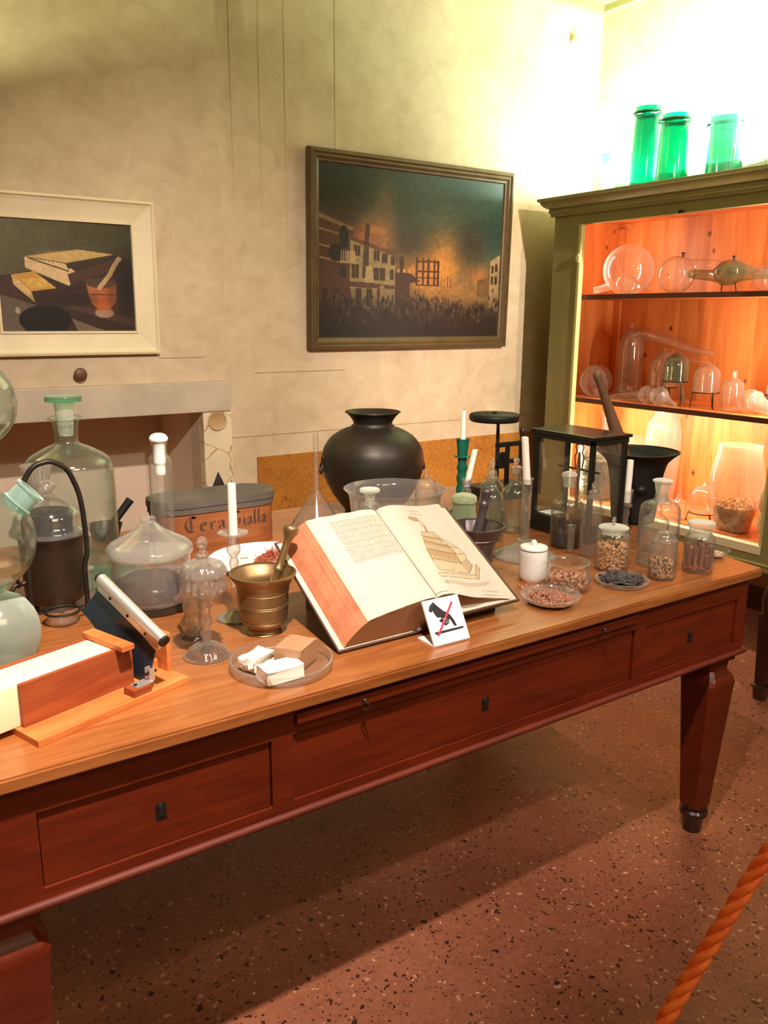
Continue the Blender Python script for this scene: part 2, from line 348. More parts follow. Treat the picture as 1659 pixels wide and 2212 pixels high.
EDGE = m_foreedge()
CREAMFRAME = pr('cream_painted_frame', lin(212, 196, 158), 0.55, 0, lin(222, 206, 170), 5)
DARKFRAME = pr('dark_gilt_frame', lin(74, 56, 30), 0.45, 0.1, lin(92, 70, 38), 14, bump=0.1)
CUSHION = pr('cream_upholstery', lin(206, 186, 130), 0.8, 0, lin(214, 196, 142), 30, bump=0.2)
ROPE = pr('orange_rope_fibre', lin(224, 84, 22), 0.6, 0, lin(246, 124, 44), 40, (1, 1, 1), bump=0.4)
CEIL = pr('ceiling_plaster', lin(150, 144, 92), 0.8)
GLASS = glass('clear_glass')
GLASSD = glass('dusty_glass', dust=0.07)
GLASSG = glass('green_tinted_glass', (0.945, 0.975, 0.955), (0.46, 0.61, 0.54), 0.024, (0.70, 0.78, 0.70, 1))
GLASSP = glass('old_clear_glass', (0.985, 0.985, 0.97), (0.58, 0.57, 0.52), 0.035)
GLASSF = glass('frosted_green_glass', (0.86, 0.91, 0.87), (0.60, 0.68, 0.62), 0.26, (0.70, 0.76, 0.70, 1), 0.14)
SPOUTG = glass('aqua_frosted_glass', (0.74, 0.88, 0.84), (0.40, 0.58, 0.54), 0.30, (0.62, 0.78, 0.74, 1), 0.12)
GLASSM = glass('milky_ground_glass', (0.90, 0.91, 0.86), (0.7, 0.72, 0.65), 0.34, (0.86, 0.86, 0.78, 1), 0.3)
GREENTHICK = glass('thick_bottle_green', (0.50, 0.80, 0.66), (0.16, 0.50, 0.34), 0.06, (0.3, 0.6, 0.45, 1))
EMERALDRING = glass('dark_emerald_ring', (0.0, 0.30, 0.20), (0.0, 0.16, 0.10), 0.05, (0.0, 0.35, 0.22, 1))
EMERALD = glass('emerald_glass', (0.04, 0.59, 0.47), (0.0, 0.30, 0.21), 0.03, (0.05, 0.6, 0.4, 1))
TEAL = glass('teal_glass', (0.34, 0.66, 0.54), (0.06, 0.34, 0.25), 0.05, (0.3, 0.8, 0.75, 1))
AQUA = glass('pale_aqua_glass', (0.58, 0.82, 0.74), (0.34, 0.62, 0.54), 0.06, (0.6, 0.9, 0.9, 1))
OLDGREEN = glass('grey_green_glass', (0.74, 0.82, 0.74), (0.22, 0.32, 0.27), 0.05, (0.45, 0.55, 0.45, 1), 0.07, 1.5)
CRYSTAL = crystal('clear_cast_glass')
GREENGLAZE = pr('green_glaze', lin(8, 84, 66), 0.12, 0, lin(12, 100, 78), 8, coat=0.5)
LIQUID = pr('black_liquid', lin(11, 9, 8), 0.5, spec=0.1)
LIQUID_SHADE = glass('thin_residue', (0.7, 0.66, 0.6), (0.4, 0.38, 0.34), 0.10)
# ------------------------------------------------------------------ room shell
XL, XR, YF, YB, ZC = -2.4, 4.02, -2.2, 3.70, 3.24
bm = bmesh.new(); box2(bm, (XL-.1, YF-.1, -0.1), (XR+.1, YB+.7, 0)); struct('floor', bm, TERRAZZO)
bm = bmesh.new(); box2(bm, (XL-.1, YF-.1, ZC), (XR+.1, YB+.6, ZC+.1)); struct('ceiling', bm, CEIL)
# back wall with the fireplace niche cut out of it
NX0, NX1, NZ, ND = -0.10, 1.444, 1.058, 0.55
bm = bmesh.new()
box2(bm, (XL-.1, YB, 0), (NX0, YB+.12, ZC)); box2(bm, (NX1, YB, 0), (XR+.1, YB+.12, ZC)); box2(bm, (NX0, YB, NZ), (NX1, YB+.12, ZC))
struct('wall_back', bm, PLASTER)
bm = bmesh.new()
box2(bm, (NX0-.06, YB+ND, 0), (NX1+.06, YB+ND+.06, NZ+.1)); box2(bm, (NX0-.06, YB+.12, 0), (NX0, YB+ND, NZ+.1))
box2(bm, (NX1, YB+.12, 0), (NX1+.06, YB+ND, NZ+.1)); box2(bm, (NX0, YB+.12, NZ), (NX1, YB+ND, NZ+.06))
struct('wall_niche', bm, NICHE)
bm = bmesh.new(); box2(bm, (XR, YF-.1, 0), (XR+.1, YB+.1, ZC)); struct('wall_right', bm, PLASTER)
bm = bmesh.new(); box2(bm, (XL-.1, YF-.1, 0), (XL, YB+.1, ZC)); struct('wall_left', bm, PLASTER)
bm = bmesh.new(); box2(bm, (XL-.1, YF-.1, 0), (XR+.1, YF, ZC)); struct('wall_front', bm, PLASTER)
# chimney breast skin over the fireplace, a couple of centimetres proud
bm = bmesh.new()
box2(bm, (-0.3, YB-.022, 1.19), (1.585, YB, ZC)); struct('wall_breast', bm, PLASTER)
# stone lintel and marble jamb of the fireplace
bm = bmesh.new(); box2(bm, (-0.26, YB-.06, NZ), (1.585, YB, 1.198), 0.006); struct('trim_1', bm, STONE, label='grey stone lintel above the fireplace opening')
bm = bmesh.new(); box2(bm, (NX1, YB-.05, 0), (1.585, YB, NZ), 0.004)
jamb = struct('trim_2', bm, CARRARA, label='pale veined marble jamb beside the fireplace opening')
bm = bmesh.new(); lathe(bm, [(0, 0), (0.047, 0), (0.047, 0.004), (0.043, 0.007), (0.038, .004), (0, 0.004)], 24, M4=Matrix.Translation((1.513, YB-.05, 1.012)) @ Matrix.Rotation(PI/2, 4, 'X'))
obj('rosette', bm, pr('tan_marble', lin(170, 136, 96), .5, 0, lin(186, 154, 112), 12), jamb, label='tan marble disc')
bm = bmesh.new(); prism(bm, [(-.052, 0), (.052, 0), (0, .115)], ((1.507, YB-.050, .655), (1, 0, 0), (0, 0, 1)), (0, -.0015, 0)); obj('inlay', bm, BLACKSTONE, jamb, label='black speckled triangular inlay')
# ochre marbled dado and the incised wall lines
bm = bmesh.new(); box2(bm, (1.736, YB-.012, 0.02), (XR, YB, 0.812)); struct('trim_3', bm, OCHRE, label='ochre marbled dado panel along the back wall')
for i, (a, b, z) in enumerate([((1.587), XR, .918), (1.737, 2.25, 1.226), (1.259, 1.48, 1.3085)]):
    bm = bmesh.new(); dz = YB-.0235 if z > 1.25 else YB-.0015
    box2(bm, (a, dz, z-.0015), (b, dz+.003, z+.0015)); struct('trim_%d' % (4+i), bm, pr('incised_line', lin(150, 128, 92), 0.8))
for i, (x, z0, z1) in enumerate([(1.80, 1.9, ZC), (1.93, 1.75, ZC), (2.20, 2.29, ZC), (1.66, 2.0, ZC)]):
    bm = bmesh.new(); box2(bm, (x-.0012, YB-.0012, z0), (x+.0012, YB, z1)); struct('trim_%d' % (7+i), bm, pr('hairline_joint', lin(186, 168, 122), 0.8))
bm = bmesh.new(); box2(bm, (XR-.02, YF, 0), (XR, YB, 0.10), .004); struct('baseboard_right', bm, pr('brown_baseboard', lin(90, 64, 44), 0.5))
bm = bmesh.new(); box2(bm, (1.736, YB-.03, 0), (XR, YB, 0.10), .004); struct('baseboard_back', bm, pr('brown_baseboard', lin(90, 64, 44), 0.5))
# shallow plaster cornice where walls meet the ceiling
bm = bmesh.new(); box2(bm, (XL, YB-.05, ZC-.035), (XR, YB, ZC)); box2(bm, (XR-.05, YF, ZC-.035), (XR, YB-.05, ZC)); struct('trim_11', bm, CEIL)
# little white detector high up near the corner
bm = solid([(.018, 0), (.022, .004), (.022, .05), (.014, .062), (.008, .066)], 1, 20)
o = obj('motion_sensor', bm, WHITE, loc=(3.774, YB-.002, 3.02)); o.rotation_euler = (PI/2, 0, 0)
tag(o, 'small white sensor fixed high on the wall near the corner', 'sensor')
# brown knob on the chimney breast
bm = solid([(.008, 0), (.007, .016), (.012, .020), (.026, .025), (.028, .029), (.016, .034)], 1, 24)
o = obj('wall_knob', bm, pr('brown_knob', lin(92, 60, 34), .45), loc=(.905, YB-.022, 1.249)); o.rotation_euler = (PI/2, 0, 0)
tag(o, 'round brown knob sticking out of the wall above the fireplace lintel', 'knob')

# ------------------------------------------------------------------ paintings (picture computed as colours on a fine grid)
class Canvas:
    def __init__(s, w, h, base): s.w, s.h = w, h; s.a = np.ones((h, w, 3))*np.array(base, float); s.X, s.Y = np.meshgrid((np.arange(w)+.5)/w, (np.arange(h)+.5)/h)
    def mask(s, pts):
        c = np.zeros((s.h, s.w), bool); n = len(pts)
        for i in range(n):
            x0, y0 = pts[i]; x1, y1 = pts[(i+1) % n]
            if y0 == y1: continue
            k = ((y0 > s.Y) != (y1 > s.Y)) & (s.X < (x1-x0)*(s.Y-y0)/(y1-y0)+x0); c ^= k
        return c
    def put(s, m, col, al=1.0): s.a[m] = s.a[m]*(1-al)+np.array(col, float)*al
    def poly(s, pts, col, al=1.0): s.put(s.mask(pts), col, al)
    def rect(s, x0, y0, x1, y1, col, al=1.0): s.put((s.X >= x0) & (s.X <= x1) & (s.Y >= y0) & (s.Y <= y1), col, al)
    def ell(s, cx, cy, rx, ry, col, al=1.0): s.put(((s.X-cx)/rx)**2+((s.Y-cy)/ry)**2 < 1, col, al)
    def glow(s, cx, cy, rx, ry, col, al=1.0, nz=None):
        d = np.exp(-(((s.X-cx)/rx)**2+((s.Y-cy)/ry)**2))*al
        if nz is not None: d = d*np.clip(nz, 0, 1.5)
        d = np.clip(d, 0, 1)[..., None]; s.a = s.a*(1-d)+np.array(col, float)*d
    def line(s, pts, wd, col, al=1.0, asp=1.0):
        for (x0, y0), (x1, y1) in zip(pts[:-1], pts[1:]):
            dx, dy = (x1-x0), (y1-y0)*asp; L2 = dx*dx+dy*dy+1e-9
            t = np.clip(((s.X-x0)*dx+(s.Y-y0)*asp*dy)/L2, 0, 1)
            d = np.hypot(s.X-x0-t*dx, (s.Y-y0)*asp-t*dy); s.put(d < wd, col, al)
    def noise(s, n, octs=4):
        out = np.zeros((s.h, s.w)); amp = 1; tot = 0
        for o in range(octs):
            k = n*2**o; g = rng.random((k+2, k+2)); u = s.X*k; v = s.Y*k; i = u.astype(int); j = v.astype(int); fu = u-i; fv = v-j
            fu = fu*fu*(3-2*fu); fv = fv*fv*(3-2*fv)
            out += amp*((g[j, i]*(1-fu)+g[j, i+1]*fu)*(1-fv)+(g[j+1, i]*(1-fu)+g[j+1, i+1]*fu)*fv); tot += amp; amp *= .55
        return out/tot
    def mesh(s, name, fn, mat, parent, back=None, label=None):
        w, h = s.w, s.h
        us = np.linspace(0, 1, w); vs = np.linspace(0, 1, h)
        co = [fn(u, v) for v in vs for u in us]
        idx = np.arange(w*h).reshape(h, w)
        f = np.stack([idx[:-1, :-1], idx[1:, :-1], idx[1:, 1:], idx[:-1, 1:]], -1).reshape(-1, 4).tolist()
        me = bpy.data.meshes.new(name); me.from_pydata(co, [], f)
        at = me.color_attributes.new('Col', 'FLOAT_COLOR', 'POINT')
        c = np.clip(s.a, 0, 255)/255; c = np.where(c <= .04045, c/12.92, ((c+.055)/1.055)**2.4)
        at.data.foreach_set('color', np.concatenate([c, np.ones((h, w, 1))], -1).reshape(-1).astype(np.float32))
        me.materials.append(mat); me.shade_smooth()
        o = bpy.data.objects.new(name, me)
        if label: o['label'] = label
        return link(o, parent)

def frame_mould(bm, x0, x1, z0, z1, prof):
    """mitred frame on the y = const plane; prof: (inset from outer edge, how far it stands off the wall)"""
    rings = []
    for d, y in prof:
        rings.append([bm.verts.new((x, -y, z)) for x, z in ((x0+d, z0+d), (x1-d, z0+d), (x1-d, z1-d), (x0+d, z1-d))])
    for A, B in zip(rings, rings[1:]+rings[:1]):
        for k in range(4): bm.faces.new((A[k], A[(k+1) % 4], B[(k+1) % 4], B[k]))

# burning town by night
cv = Canvas(360, 264, (40, 42, 30))
n1 = cv.noise(4, 5); n2 = cv.noise(7, 5)
g = np.clip(cv.X*1.1-.1, 0, 1)[..., None]; cv.a = cv.a*(1-g)+np.array((42, 62, 54))*g
cv.a *= (.72+.56*n1)[..., None]
cv.glow(.60, .62, .20, .22, (176, 112, 46), 1.0, n2*1.9); cv.glow(.68, .55, .10, .20, (190, 124, 52), .9, n1*1.8); cv.glow(.30, .40, .09, .13, (178, 116, 62), 1.0, n2*1.9); cv.glow(.22, .42, .09, .09, (156, 84, 44), .8)
cv.glow(.88, .62, .08, .10, (160, 100, 52), .9, n2*1.8); cv.glow(.33, .18, .05, .14, (104, 84, 50), .5, n1*1.6); cv.glow(.80, .40, .10, .16, (46, 40, 30), .8, n1*1.8); cv.glow(.47, .40, .10, .12, (44, 38, 28), .8, n2*1.8)
cv.glow(.10, .27, .10, .08, (56, 42, 30), .9); cv.glow(.75, .75, .28, .10, (150, 104, 56), .9)
cv.poly([(0, .26), (.17, .33), (.17, .80), (0, .80)], (70, 46, 34)); cv.poly([(0, .28), (.17, .35), (.17, .37), (0, .305)], (112, 90, 56))
for y in (.36, .45, .52): cv.poly([(0, y), (.10, y+.025), (.10, y+.035), (0, y+.01)], (116, 96, 62))
cv.ell(.125, .40, .022, .06, (30, 28, 20)); cv.rect(.103, .40, .147, .47, (30, 28, 20)); cv.ell(.085, .50, .035, .05, (32, 30, 22))
cv.poly([(.155, .41), (.39, .50), (.39, .84), (.155, .80)], (128, 108, 70)); cv.poly([(.15, .395), (.40, .49), (.40, .51), (.15, .42)], (92, 56, 34))
for wx, wy, ww, wh in ((.175, .45, .03, .06), (.275, .475, .03, .06), (.318, .49, .03, .055), (.365, .505, .02, .05), (.275, .575, .06, .075), (.36, .585, .02, .06), (.165, .56, .035, .08)):
    cv.rect(wx, wy, wx+ww, wy+wh, (58, 38, 26)); cv.rect(wx+ww*.48, wy, wx+ww*.54, wy+wh, (110, 84, 54))
for k in range(7): cv.rect(.11+k*.011, .485, .114+k*.011, .545, (176, 148, 100))
cv.rect(.105, .545, .185, .556, (150, 124, 84)); cv.rect(.105, .575, .135, .64, (40, 30, 22))
cv.poly([(.232, .32), (.252, .32), (.25, .56), (.235, .64), (.215, .64)], (66, 46, 30)); cv.poly([(.236, .57), (.265, .57), (.28, .66), (.232, .68)], (150, 128, 86))
cv.poly([(0, .655), (.24, .665), (.39, .68), (.39, .70), (0, .69)], (72, 44, 32))
for k in range(6): cv.rect(.02+k*.055, .70, .05+k*.055, .80, (44 + 12*(k % 3), 32, 24))
cv.rect(.31, .68, .33, .84, (140, 112, 70)); cv.rect(.385, .64, .392, .84, (130, 104, 66))
cv.poly([(.39, .60), (.47, .60), (.53, .65), (.47, .66), (.47, .84), (.39, .84)], (62, 38, 30)); cv.rect(.41, .50, .435, .60, (60, 38, 28))
for k in range(3): cv.rect(.40+k*.03, .575, .413+k*.03, .60, (170, 124, 72))
for x in (.50, .535, .565, .60, .62): cv.rect(x, .50+.4*(x-.5)*.3, x+.012, .67, (66, 36, 26))
for y in (.50, .56, .60, .645): cv.rect(.50, y+.02, .63, y+.03, (66, 36, 26))
for k in range(5): cv.rect(.63+k*.017, .56+k*.014, .634+k*.017, .68, (96, 58, 34))
cv.poly([(.935, .50), (1, .455), (1, .84), (.935, .80)], (142, 118, 82)); cv.poly([(.86, .63), (.935, .60), (.935, .74), (.86, .74)], (104, 74, 46))
for x, y in ((.945, .53), (.968, .52), (.945, .60), (.968, .60)): cv.rect(x, y, x+.014, y+.05, (56, 40, 28))
for k in range(5): cv.rect(.88+k*.025, .70, .886+k*.025, .82, (120, 94, 60))
cv.glow(.35, .90, .7, .13, (40, 27, 20), .95, .7+.5*cv.noise(10, 3)); cv.glow(.85, .92, .4, .10, (42, 28, 20), .9)
hub = [(random.random(), .75+.16*random.random()) for _ in range(26)]
for k in range(520):
    hx, hy = random.choice(hub); x = hx+random.gauss(0, .045); y = min(.95, hy+random.gauss(0, .02)); d = max(0, (y-.73)/.22)
    if x > .60 and y < .79 and random.random() < .7: continue
    w = .0045+.006*d; h = .012+.020*d; b = random.choice([(30, 22, 17), (38, 26, 20), (48, 30, 24), (62, 42, 32), (26, 20, 16), (84, 62, 46)]); dim = 1.0-.35*d
    cv.poly([(x-w*.9, y+h), (x-w*.6, y-h*.6), (x, y-h*.9), (x+w*.7, y-h*.5), (x+w, y+h)], tuple(v*dim for v in b), .9); cv.ell(x, y-h*1.1, w*.5, w*.6, tuple(min(255, v*1.3+10)*dim for v in b), .9)
for k in range(16): x = random.random(); y = .80+.10*random.random(); cv.poly([(x, y), (x+.012, y-.01), (x+.02, y+.012), (x+.004, y+.02)], (112, 82, 58), .6)
cv.glow(.5, 1.04, .9, .15, (26, 19, 14), 1.0); cv.glow(0, 1.0, .3, .18, (26, 21, 15), .8)
cv.a *= (.86+.28*cv.noise(60, 2))[..., None]
ART = paint_mat('oil_paint', 0.40, 0.28)
P = thing('painting', 'large dark painting of a burning town at night in a dark frame', 'painting', (2.677, YB-.011, 1.805))
bm = bmesh.new(); frame_mould(bm, -.652, .652, -.474, .474, [(0, 0), (0, .030), (.006, .040), (.018, .042), (.026, .034), (.036, .036), (.048, .026), (.056, .024), (.062, .016), (.062, 0)]); obj('frame', bm, DARKFRAME, P, smooth=False)
cv.mesh('canvas', lambda u, v: (-.594+1.188*u, -.016, .416-.832*v), ART, P)
P.rotation_euler = (math.radians(1.2), 0, 0)

# books with a mortar
cv = Canvas(250, 214, (84, 78, 48))
f = lambda pts: [((x-10)/1250, (y-275)/1085) for x, y in pts]
cv.a *= (1.06-.30*cv.X-.12*cv.Y)[..., None]; cv.a *= (.9+.2*cv.noise(9, 4))[..., None]
cv.poly(f([(0, 830), (330, 760), (1075, 580), (1300, 640), (1300, 1400), (0, 1400)]), (52, 38, 30)); cv.poly(f([(0, 990), (330, 1100), (190, 1200), (210, 1400), (0, 1400)]), (94, 80, 66))
cv.poly(f([(0, 870), (130, 820), (160, 940), (300, 1080), (0, 1000)]), (66, 40, 34)); cv.poly(f([(560, 1110), (1290, 1330), (1290, 1240), (760, 1100)]), (74, 50, 42)); cv.poly(f([(640, 1230), (1000, 1370), (700, 1370)]), (104, 88, 70))
cv.poly(f([(130, 810), (330, 770), (520, 930), (290, 965)]), (184, 138, 60)); cv.poly(f([(220, 850), (400, 830), (490, 910), (300, 940)]), (206, 166, 86), .7)
cv.poly(f([(130, 810), (290, 965), (330, 1090), (140, 900)]), (196, 162, 106)); cv.poly(f([(295, 965), (800, 900), (820, 1030), (320, 1090)]), (54, 36, 30))
cv.poly(f([(255, 640), (620, 690), (700, 760), (640, 905), (255, 740)]), (200, 168, 122)); cv.poly(f([(260, 632), (740, 545), (1080, 580), (620, 682)]), (182, 150, 92)); cv.poly(f([(620, 690), (1080, 585), (960, 660), (640, 740)]), (58, 44, 32))
cv.poly(f([(630, 790), (1090, 620), (1110, 720), (650, 890)]), (70, 48, 38)); cv.line(f([(300, 650), (640, 760)]), .006, (70, 54, 38))
cv.ell(*f([(400, 1245)])[0], .19, .135, (26, 20, 16)); cv.ell(*f([(160, 1150)])[0], .016, .03, (150, 140, 120))
cv.ell(*f([(955, 1170)])[0], .073, .045, (150, 122, 98)); cv.poly(f([(790, 850), (1090, 870), (1075, 1050), (1010, 1140), (900, 1140), (830, 1060)]), (160, 88, 50)); cv.ell(*f([(940, 865)])[0], .12, .05, (74, 56, 42))
cv.poly(f([(800, 880), (850, 930), (1040, 940), (1088, 880), (1085, 960), (830, 965)]), (150, 92, 60)); cv.glow(*f([(930, 1040)])[0], .05, .08, (196, 96, 44), .8); cv.line(f([(835, 985), (1080, 985)]), .004, (70, 44, 30))
cv.line(f([(920, 920), (1030, 780), (1070, 700), (1125, 620)]), .018, (178, 148, 106)); cv.ell(*f([(1125, 622)])[0], .022, .022, (190, 160, 118)); cv.glow(*f([(1200, 900)])[0], .10, .3, (28, 22, 18), .8); cv.glow(*f([(1040, 1000)])[0], .035, .12, (110, 56, 34), .7); cv.glow(*f([(600, 1040)])[0], .25, .05, (34, 26, 22), .7); cv.glow(*f([(560, 600)])[0], .12, .03, (204, 172, 108), .5); cv.a *= (.90+.2*cv.noise(40, 3))[..., None]
P = thing('painting', 'small still life of books and a mortar in a wide cream frame', 'painting', (.888, YB-.032, 1.648))
bm = bmesh.new(); frame_mould(bm, -.368, .368, -.318, .318, [(0, 0), (0, .030), (.010, .034), (.016, .026), (.028, .022), (.088, .012), (.090, .020), (.098, .020), (.100, .008), (.100, 0)]); obj('frame', bm, CREAMFRAME, P, smooth=False)
cv.mesh('canvas', lambda u, v: (-.270+.540*u, -.009, .220-.440*v), ART, P)
P.rotation_euler = (math.radians(1.5), 0, 0)

# ------------------------------------------------------------------ the long table
T = .828
tb = thing('pharmacy_table', 'long walnut table with three drawers and tapering legs', 'table', (0, 0, 0))
bm = bmesh.new()
prism(bm, [(.085, 1.214), (2.090, 1.214), (2.300, 2.56), (.085, 2.56)], ((0, 0, .802), (1, 0, 0), (0, 1, 0)), (0, 0, .026))
bmesh.ops.bevel(bm, geom=bm.edges[:], offset=.004, segments=2, affect='EDGES'); obj('tabletop', bm, TOPWOOD, tb, smooth=False)
bm = bmesh.new()   # carcass: rails and stiles around the drawer openings
FX0, FX1, FY = .100, 2.062, 1.234
box2(bm, (FX0, FY, .747), (FX1, FY+.03, .802)); box2(bm, (FX0, FY, .586), (FX1, FY+.03, .611))
for a, b in ((FX0, .188), (.591, .635), (1.589, 1.628), (2.018, FX1)): box2(bm, (a, FY, .611), (b, FY+.03, .747))
box2(bm, (FX0, FY+.03, .586), (FX0+.03, 2.48, .802)); prism(bm, [(FX1-.03, FY+.03), (FX1, FY+.03), (FX1+.13, 2.48), (FX1+.10, 2.48)], ((0, 0, .586), (1, 0, 0), (0, 1, 0)), (0, 0, .216)); box2(bm, (FX0, 2.45, .586), (FX1+.1, 2.48, .802))
box2(bm, (FX0+.03, FY+.12, .59), (FX1-.03, 2.45, .60))
obj('apron_frame', bm, WALNUT, tb, smooth=False)
bm = bmesh.new()
tube(bm, [(FX0-.004, FY-.006, .587), (FX1+.006, FY-.006, .587)], .008, 12); tube(bm, [(FX1+.006, FY-.006, .587), (FX1+.14, 2.47, .587)], .008, 12); tube(bm, [(FX0-.004, FY-.006, .587), (FX0-.004, 2.47, .587)], .008, 12)
obj('bead_moulding', bm, BEADWOOD, tb)
bm = bmesh.new(); box2(bm, (.639, FY-.011, .7705), (1.586, FY+.02, .7900), .002); sl = obj('pull_out_slide', bm, WALNUT, tb, smooth=False)
for x in (.784, 1.458):
    bm = bmesh.new(); sphere(bm, (x, FY-.014, .781), .005, 12, 8); torus(bm, (x, FY-.018, .771), .0075, .0015, (.8, 1, 0)); obj('ring_pull', bm, BRONZE, sl, label='small metal ring pull')
for x0, x1, kx in ((.189, .5905, .384), (.636, 1.588, 1.109), (1.629, 2.017, 1.824)):
    bm = bmesh.new(); box2(bm, (x0+.001, FY+.006, .612), (x1-.001, FY+.026, .7455), .002); dr = obj('drawer', bm, WALNUT, tb, smooth=False)
    bm = bmesh.new(); z = .680
    lathe(bm, [(0, 0), (.010, 0), (.010, .0015), (0, .0015)], 20, M4=Matrix.Translation((kx, FY+.006, z+.003)) @ Matrix.Rotation(PI/2, 4, 'X'))
    prism(bm, [(-.010, -.018), (.010, -.018), (.007, .004), (-.007, .004)], ((kx, FY+.0055, z), (1, 0, 0), (0, 0, 1)), (0, -.0012, 0)); obj('keyhole_plate', bm, IRON, dr, label='worn metal keyhole plate')
    bm = bmesh.new(); sphere(bm, (kx, FY+.0042, z+.005), .0052, 12, 8, (1, .25, 1.25)); prism(bm, [(-.0032, -.013), (.0032, -.013), (.002, .003), (-.002, .003)], ((kx, FY+.0042, z), (1, 0, 0), (0, 0, 1)), (0, -.0012, 0)); obj('keyhole', bm, BLACK, dr, label='black keyhole')
LEG = [(.042, .586), (.052, .578), (.052, .560), (.040, .552), (.038, .530), (.044, .518), (.054, .506), (.058, .492), (.056, .470), (.033, .098), (.033, .090)]
for lx, ly in ((.135, 1.295), (2.004, 1.292), (.135, 2.42), (2.08, 2.42)):
    bm = bmesh.new(); rings = []
    for r, z in LEG:
        c = r*.22
        rings.append([bm.verts.new((lx+x, ly+y, z)) for x, y in ((-r+c, -r), (r-c, -r), (r, -r+c), (r, r-c), (r-c, r), (-r+c, r), (-r, r-c), (-r, -r+c))])
    for A, B in zip(rings[:-1], rings[1:]):
        for k in range(8): bm.faces.new((A[k], A[(k+1) % 8], B[(k+1) % 8], B[k]))
    bm.faces.new(rings[0]); bm.faces.new(rings[-1][::-1]); lg = obj('leg', bm, WALNUT, tb, angle=25)
    bm = solid([(.020, 0), (.027, .004), (.031, .045), (.036, .050), (.041, .058), (.041, .068), (.034, .074), (.038, .082), (.034, .092)], 0, 24); o = obj('foot', bm, DARKWOOD, lg, loc=(lx, ly, 0))

# ------------------------------------------------------------------ glazed cabinet on the right wall
CX, CY0, CY1 = 3.50, 1.90, 3.445
cb = thing('display_cabinet', 'tall olive painted cabinet with glowing orange pine shelves', 'cabinet', (CX, 2.67, 0))
L = lambda x, y, z: (x-CX, y-2.67, z)
def cbox(name, mat, *bx, bev=0.0, **k):
    bm = bmesh.new()
    for a, b in bx: box2(bm, L(*a), L(*b), bev)
    return obj(name, bm, mat, cb, smooth=False, **k)
cbox('side_panel', PINE, ((CX+.03, CY0, .40), (4.0, CY0+.025, 2.05))); cbox('side_panel', PINE, ((CX+.03, CY1-.025, .40), (4.0, CY1, 2.05)))
cbox('outer_side', CABPAINT, ((CX+.01, CY0-.02, .36), (4.0, CY0-.0005, 2.08))); cbox('outer_side', CABPAINT, ((CX+.01, CY1+.0005, .36), (4.0, CY1+.02, 2.08)))
cbox('back_panel', PINE, ((3.975, CY0, .40), (4.0, CY1, 2.05)))
cbox('batten', PINE, ((3.955, CY1-.07, .48), (3.975, CY1-.025, 2.0)), label='upright pine batten in the back corner')
cbox('top_panel', PINE, ((CX+.02, CY0, 2.03), (4.0, CY1, 2.05)))
cbox('bottom_panel', PINE, ((CX+.02, CY0, .455), (4.0, CY1, .480)), bev=.002)
for z in (1.620, 1.060): cbox('shelf', PINE, ((CX+.015, CY0+.025, z-.022), (3.974, CY1-.026, z)), bev=.003)
cbox('face_frame', CABPAINT, ((CX-.022, CY1-.165, .36), (CX+.012, CY1+.02, 2.06)), ((CX-.022, CY0-.02, .36), (CX+.012, CY0+.14, 2.06)), ((CX-.022, CY0+.14, 1.987), (CX+.012, CY1-.165, 2.06)), ((CX-.022, CY0+.14, .36), (CX+.012, CY1-.165, .437)))
[cbox('lit_edge_strip', CABEDGE, b_, bev=.003, label='pale green strip coloured as the lit edge of the opening') for b_ in (((CX-.026, CY1-.185, .44), (CX+.006, CY1-.166, 1.987)), ((CX-.026, CY0+.14, .44), (CX+.006, CY0+.155, 1.987)))]  # pale colour holds the light along the opening's edge
cbox('sill', pr('lit_white_sill', lin(240, 232, 200), .5), ((CX-.03, CY0+.14, .438), (CX+.02, CY1-.165, .4795)), bev=.003, label='pale sill under the opening, lamp glare in its colour')  # near-white colour holds the lamp glare on the sill
cbox('lower_bead', CABEDGE, ((CX-.03, CY0-.02, .392), (CX-.02, CY1+.02, .400)))
bm = bmesh.new()   # cornice: one moulded profile mitred round the front and both ends
prof = [(.0, 2.040), (.018, 2.040), (.020, 2.056), (.026, 2.058), (.028, 2.072), (.024, 2.080), (.034, 2.084), (.050, 2.094), (.060, 2.106), (.064, 2.118), (.074, 2.120), (.075, 2.134), (.070, 2.136), (-.10, 2.136), (-.10, 2.040)]
rings = [[bm.verts.new(L(x, y, z)) for x, y in ((4.0, CY1+.02+d), (CX-.02-d, CY1+.02+d), (CX-.02-d, CY0-.02-d), (4.0, CY0-.02-d))] for d, z in prof]
for A_, B_ in zip(rings, rings[1:]+rings[:1]):
    for k in range(3): bm.faces.new((A_[k], A_[k+1], B_[k+1], B_[k]))
obj('cornice', bm, CABPAINT, cb, angle=30); cbox('cover_board', CABPAINT, ((CX+.08, CY0+.02, 2.115), (4.0, CY1-.02, 2.134)))
EDGEB = pr('unlit_shelf_edge', lin(92, 42, 24), .5)  # dark brown paints in the shade on the unlit shelf fronts
for z in (1.620, 1.060): cbox('shelf_shade_strip', EDGEB, ((CX+.008, CY0+.026, z-.024), (CX+.0145, CY1-.027, z+.001)), label='front edge of the shelf with its shade painted dark')
for x, y in ((CX+.01, CY1-.03), (CX+.01, CY0+.03), (3.95, CY1-.03), (3.95, CY0+.03)): cbox('leg', CABPAINT, ((x-.03, y-.03, 0), (x+.03, y+.03, .36)))
bm = bmesh.new(); box2(bm, L(CX-.036, CY1-.186, 1.80), L(CX-.022, CY1-.162, 1.825), .002); box2(bm, L(CX-.034, CY1-.18, 1.79), L(CX-.026, CY1-.168, 1.835), .002); obj('catch', bm, CABEDGE, cb, smooth=False)
